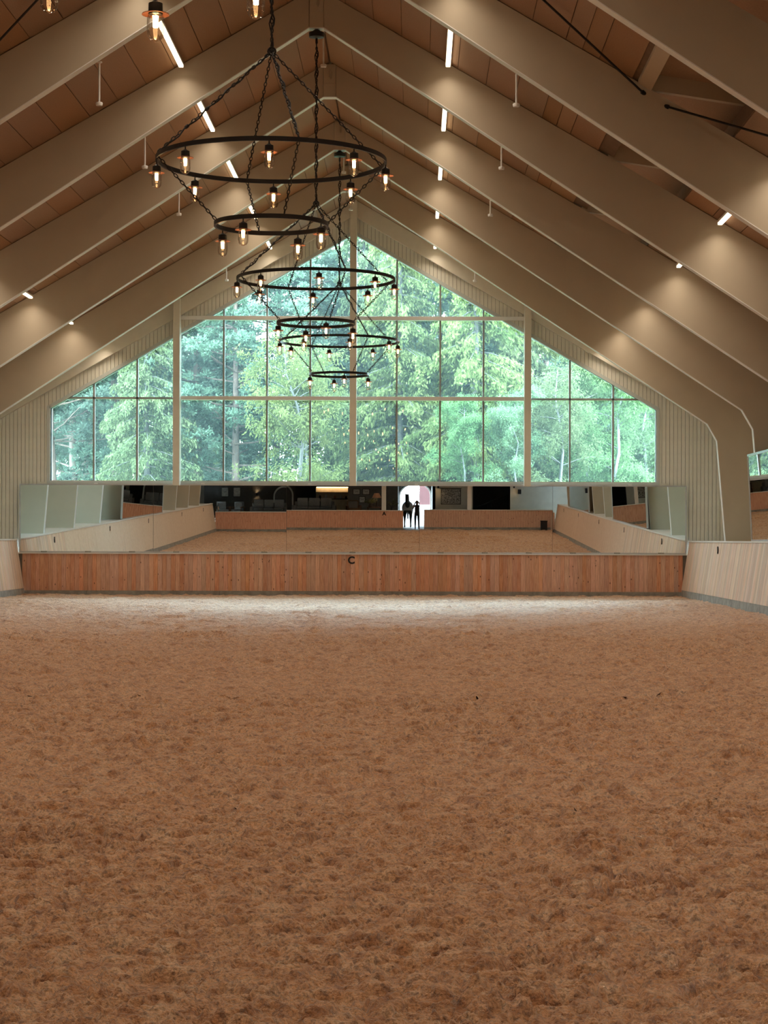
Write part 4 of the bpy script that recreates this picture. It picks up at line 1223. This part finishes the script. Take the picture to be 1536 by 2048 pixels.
def forest():
    kinds = {
        'pine': [conifer(17, 11, 'pine'), conifer(16, 12, 'pine')],
        'spruce': [conifer(18, 21, 'spruce'), conifer(15, 22, 'spruce')],
        'birch': [broadleaf(13, 31), broadleaf(11, 33, 2.0)],
        'sapling': [broadleaf(9, 41, 1.8, .065, .7)],
    }
    mats = {'pine': ('pinebark', 'pineleaf'), 'spruce': ('greybark', 'spruceleaf'), 'birch': ('birchbark', 'birchleaf'), 'sapling': ('greybark', 'willowleaf')}
    for k, ms in kinds.items():
        for tr, br, fo in ms:
            tr.materials.append(M[mats[k][0]]); br.materials.append(M['greybark' if k == 'birch' else mats[k][0]]); fo.materials.append(M[mats[k][1]])
    def at(px, Y): return CAMX+(px-828)*Y/FPX
    # picture column, distance, kind, scale, label
    front = [
        (118, 74, 'pine', .95, 'orange-barked pine behind the far left end of the window'),
        (152, 79, 'pine', 1.0, 'slim pine just inside the left window edge'),
        (228, 77, 'pine', 1.0, 'pine seen through the second column of panes from the left'),
        (300, 72, 'spruce', .85, 'spruce close behind the third column of panes from the left'),
        (400, 76, 'pine', 1.05, 'bushy pine right of the left window post'),
        (470, 73, 'pine', .9, 'dense pine between the left post and the long mirror middle'),
        (535, 76, 'pine', .98, 'tall red-trunked pine left of the farthest chandelier'),
        (600, 72, 'sapling', .98, 'light green young tree behind the farthest chandelier'),
        (655, 78, 'spruce', 1.0, 'dark spruce just left of the middle window post'),
        (740, 76, 'spruce', 1.05, 'dark spruce just right of the middle window post'),
        (800, 72, 'spruce', .95, 'grey-trunked spruce in the second pane column right of the middle post'),
        (870, 75, 'pine', .9, 'blue-green pine between two spruces right of the middle post'),
        (950, 71, 'spruce', 1.0, 'yellowish drooping spruce left of the right window post'),
        (1010, 74, 'spruce', 1.0, 'drooping spruce next to the right window post'),
        (1030, 67.5, 'birch', .52, 'low bright green birch at the foot of the right window post'),
        (1100, 77, 'pine', 1.0, 'pine just right of the right window post'),
        (1130, 68.5, 'sapling', .85, 'yellow-leaved sapling low beside the right window post'),
        (1180, 73, 'birch', .85, 'tall light green birch in the right end of the window'),
        (1235, 70, 'birch', .75, 'bright green birch near the right edge of the window'),
        (1290, 73, 'birch', .85, 'pale green birch at the far right edge of the window'),
        (930, 67.5, 'birch', .5, 'low bright green birch between the spruces'),
        (600, 69, 'sapling', .95, 'yellow-green sapling left of the middle post'),
    ]
    def tree(x, y, kind, sc, lab, grp, vi, rot):
        tr, br, fo = kinds[kind][vi % len(kinds[kind])]
        t = thing('forest_tree' if kind not in ('pine', 'spruce', 'birch') else kind + '_tree', lab, 'tree', (x, y, -.1), grp, rot)
        t.scale = (sc, sc, sc)
        link('trunk', tr, None, t); link('branches', br, None, t); link('foliage', fo, None, t)
    rs = random.Random(5)
    for i, (px, Y, kind, sc, lab) in enumerate(front):
        tree(at(px, Y), Y, kind, sc, lab, 'trees behind the gable window', i, rs.uniform(0, 6.28))
    n = 0; seen = {}; edges = [100, 187, 272, 355, 446, 533, 619, 706, 792, 879, 966, 1053, 1139, 1225, 1312]
    ordw = ['first', 'second', 'third', 'fourth', 'fifth', 'sixth', 'seventh', 'eighth', 'ninth', 'tenth', 'eleventh', 'twelfth', 'thirteenth', 'fourteenth']
    roww = ['middle-distance', 'distant', 'farthest']
    for row, (Y, step, s0) in enumerate(((85, 98, .95), (95, 92, 1.0), (106, 86, 1.02))):
        px = 60 + row*27
        while px < 1350:
            p = px+rs.uniform(-18, 18)
            if not 540 < p < 640:
                k = rs.choices(['pine', 'spruce', 'birch'], [4, 4, 1.5])[0]
                yy = Y+rs.uniform(-3.5, 3.5)
                c = max(0, min(13, sum(1 for e in edges if e < p)-1))
                lab = f'{roww[row]} {k} behind the {ordw[c]} pane column from the left'
                if lab in seen: lab += ', right one of two'
                seen[lab] = 1
                tree(at(p, yy), yy, k, s0*rs.uniform(.74, 1.0)*(.75 if 470 < p < 700 else 1), lab, 'far trees behind the gable window', n, rs.uniform(0, 6.28)); n += 1
            px += step
forest()
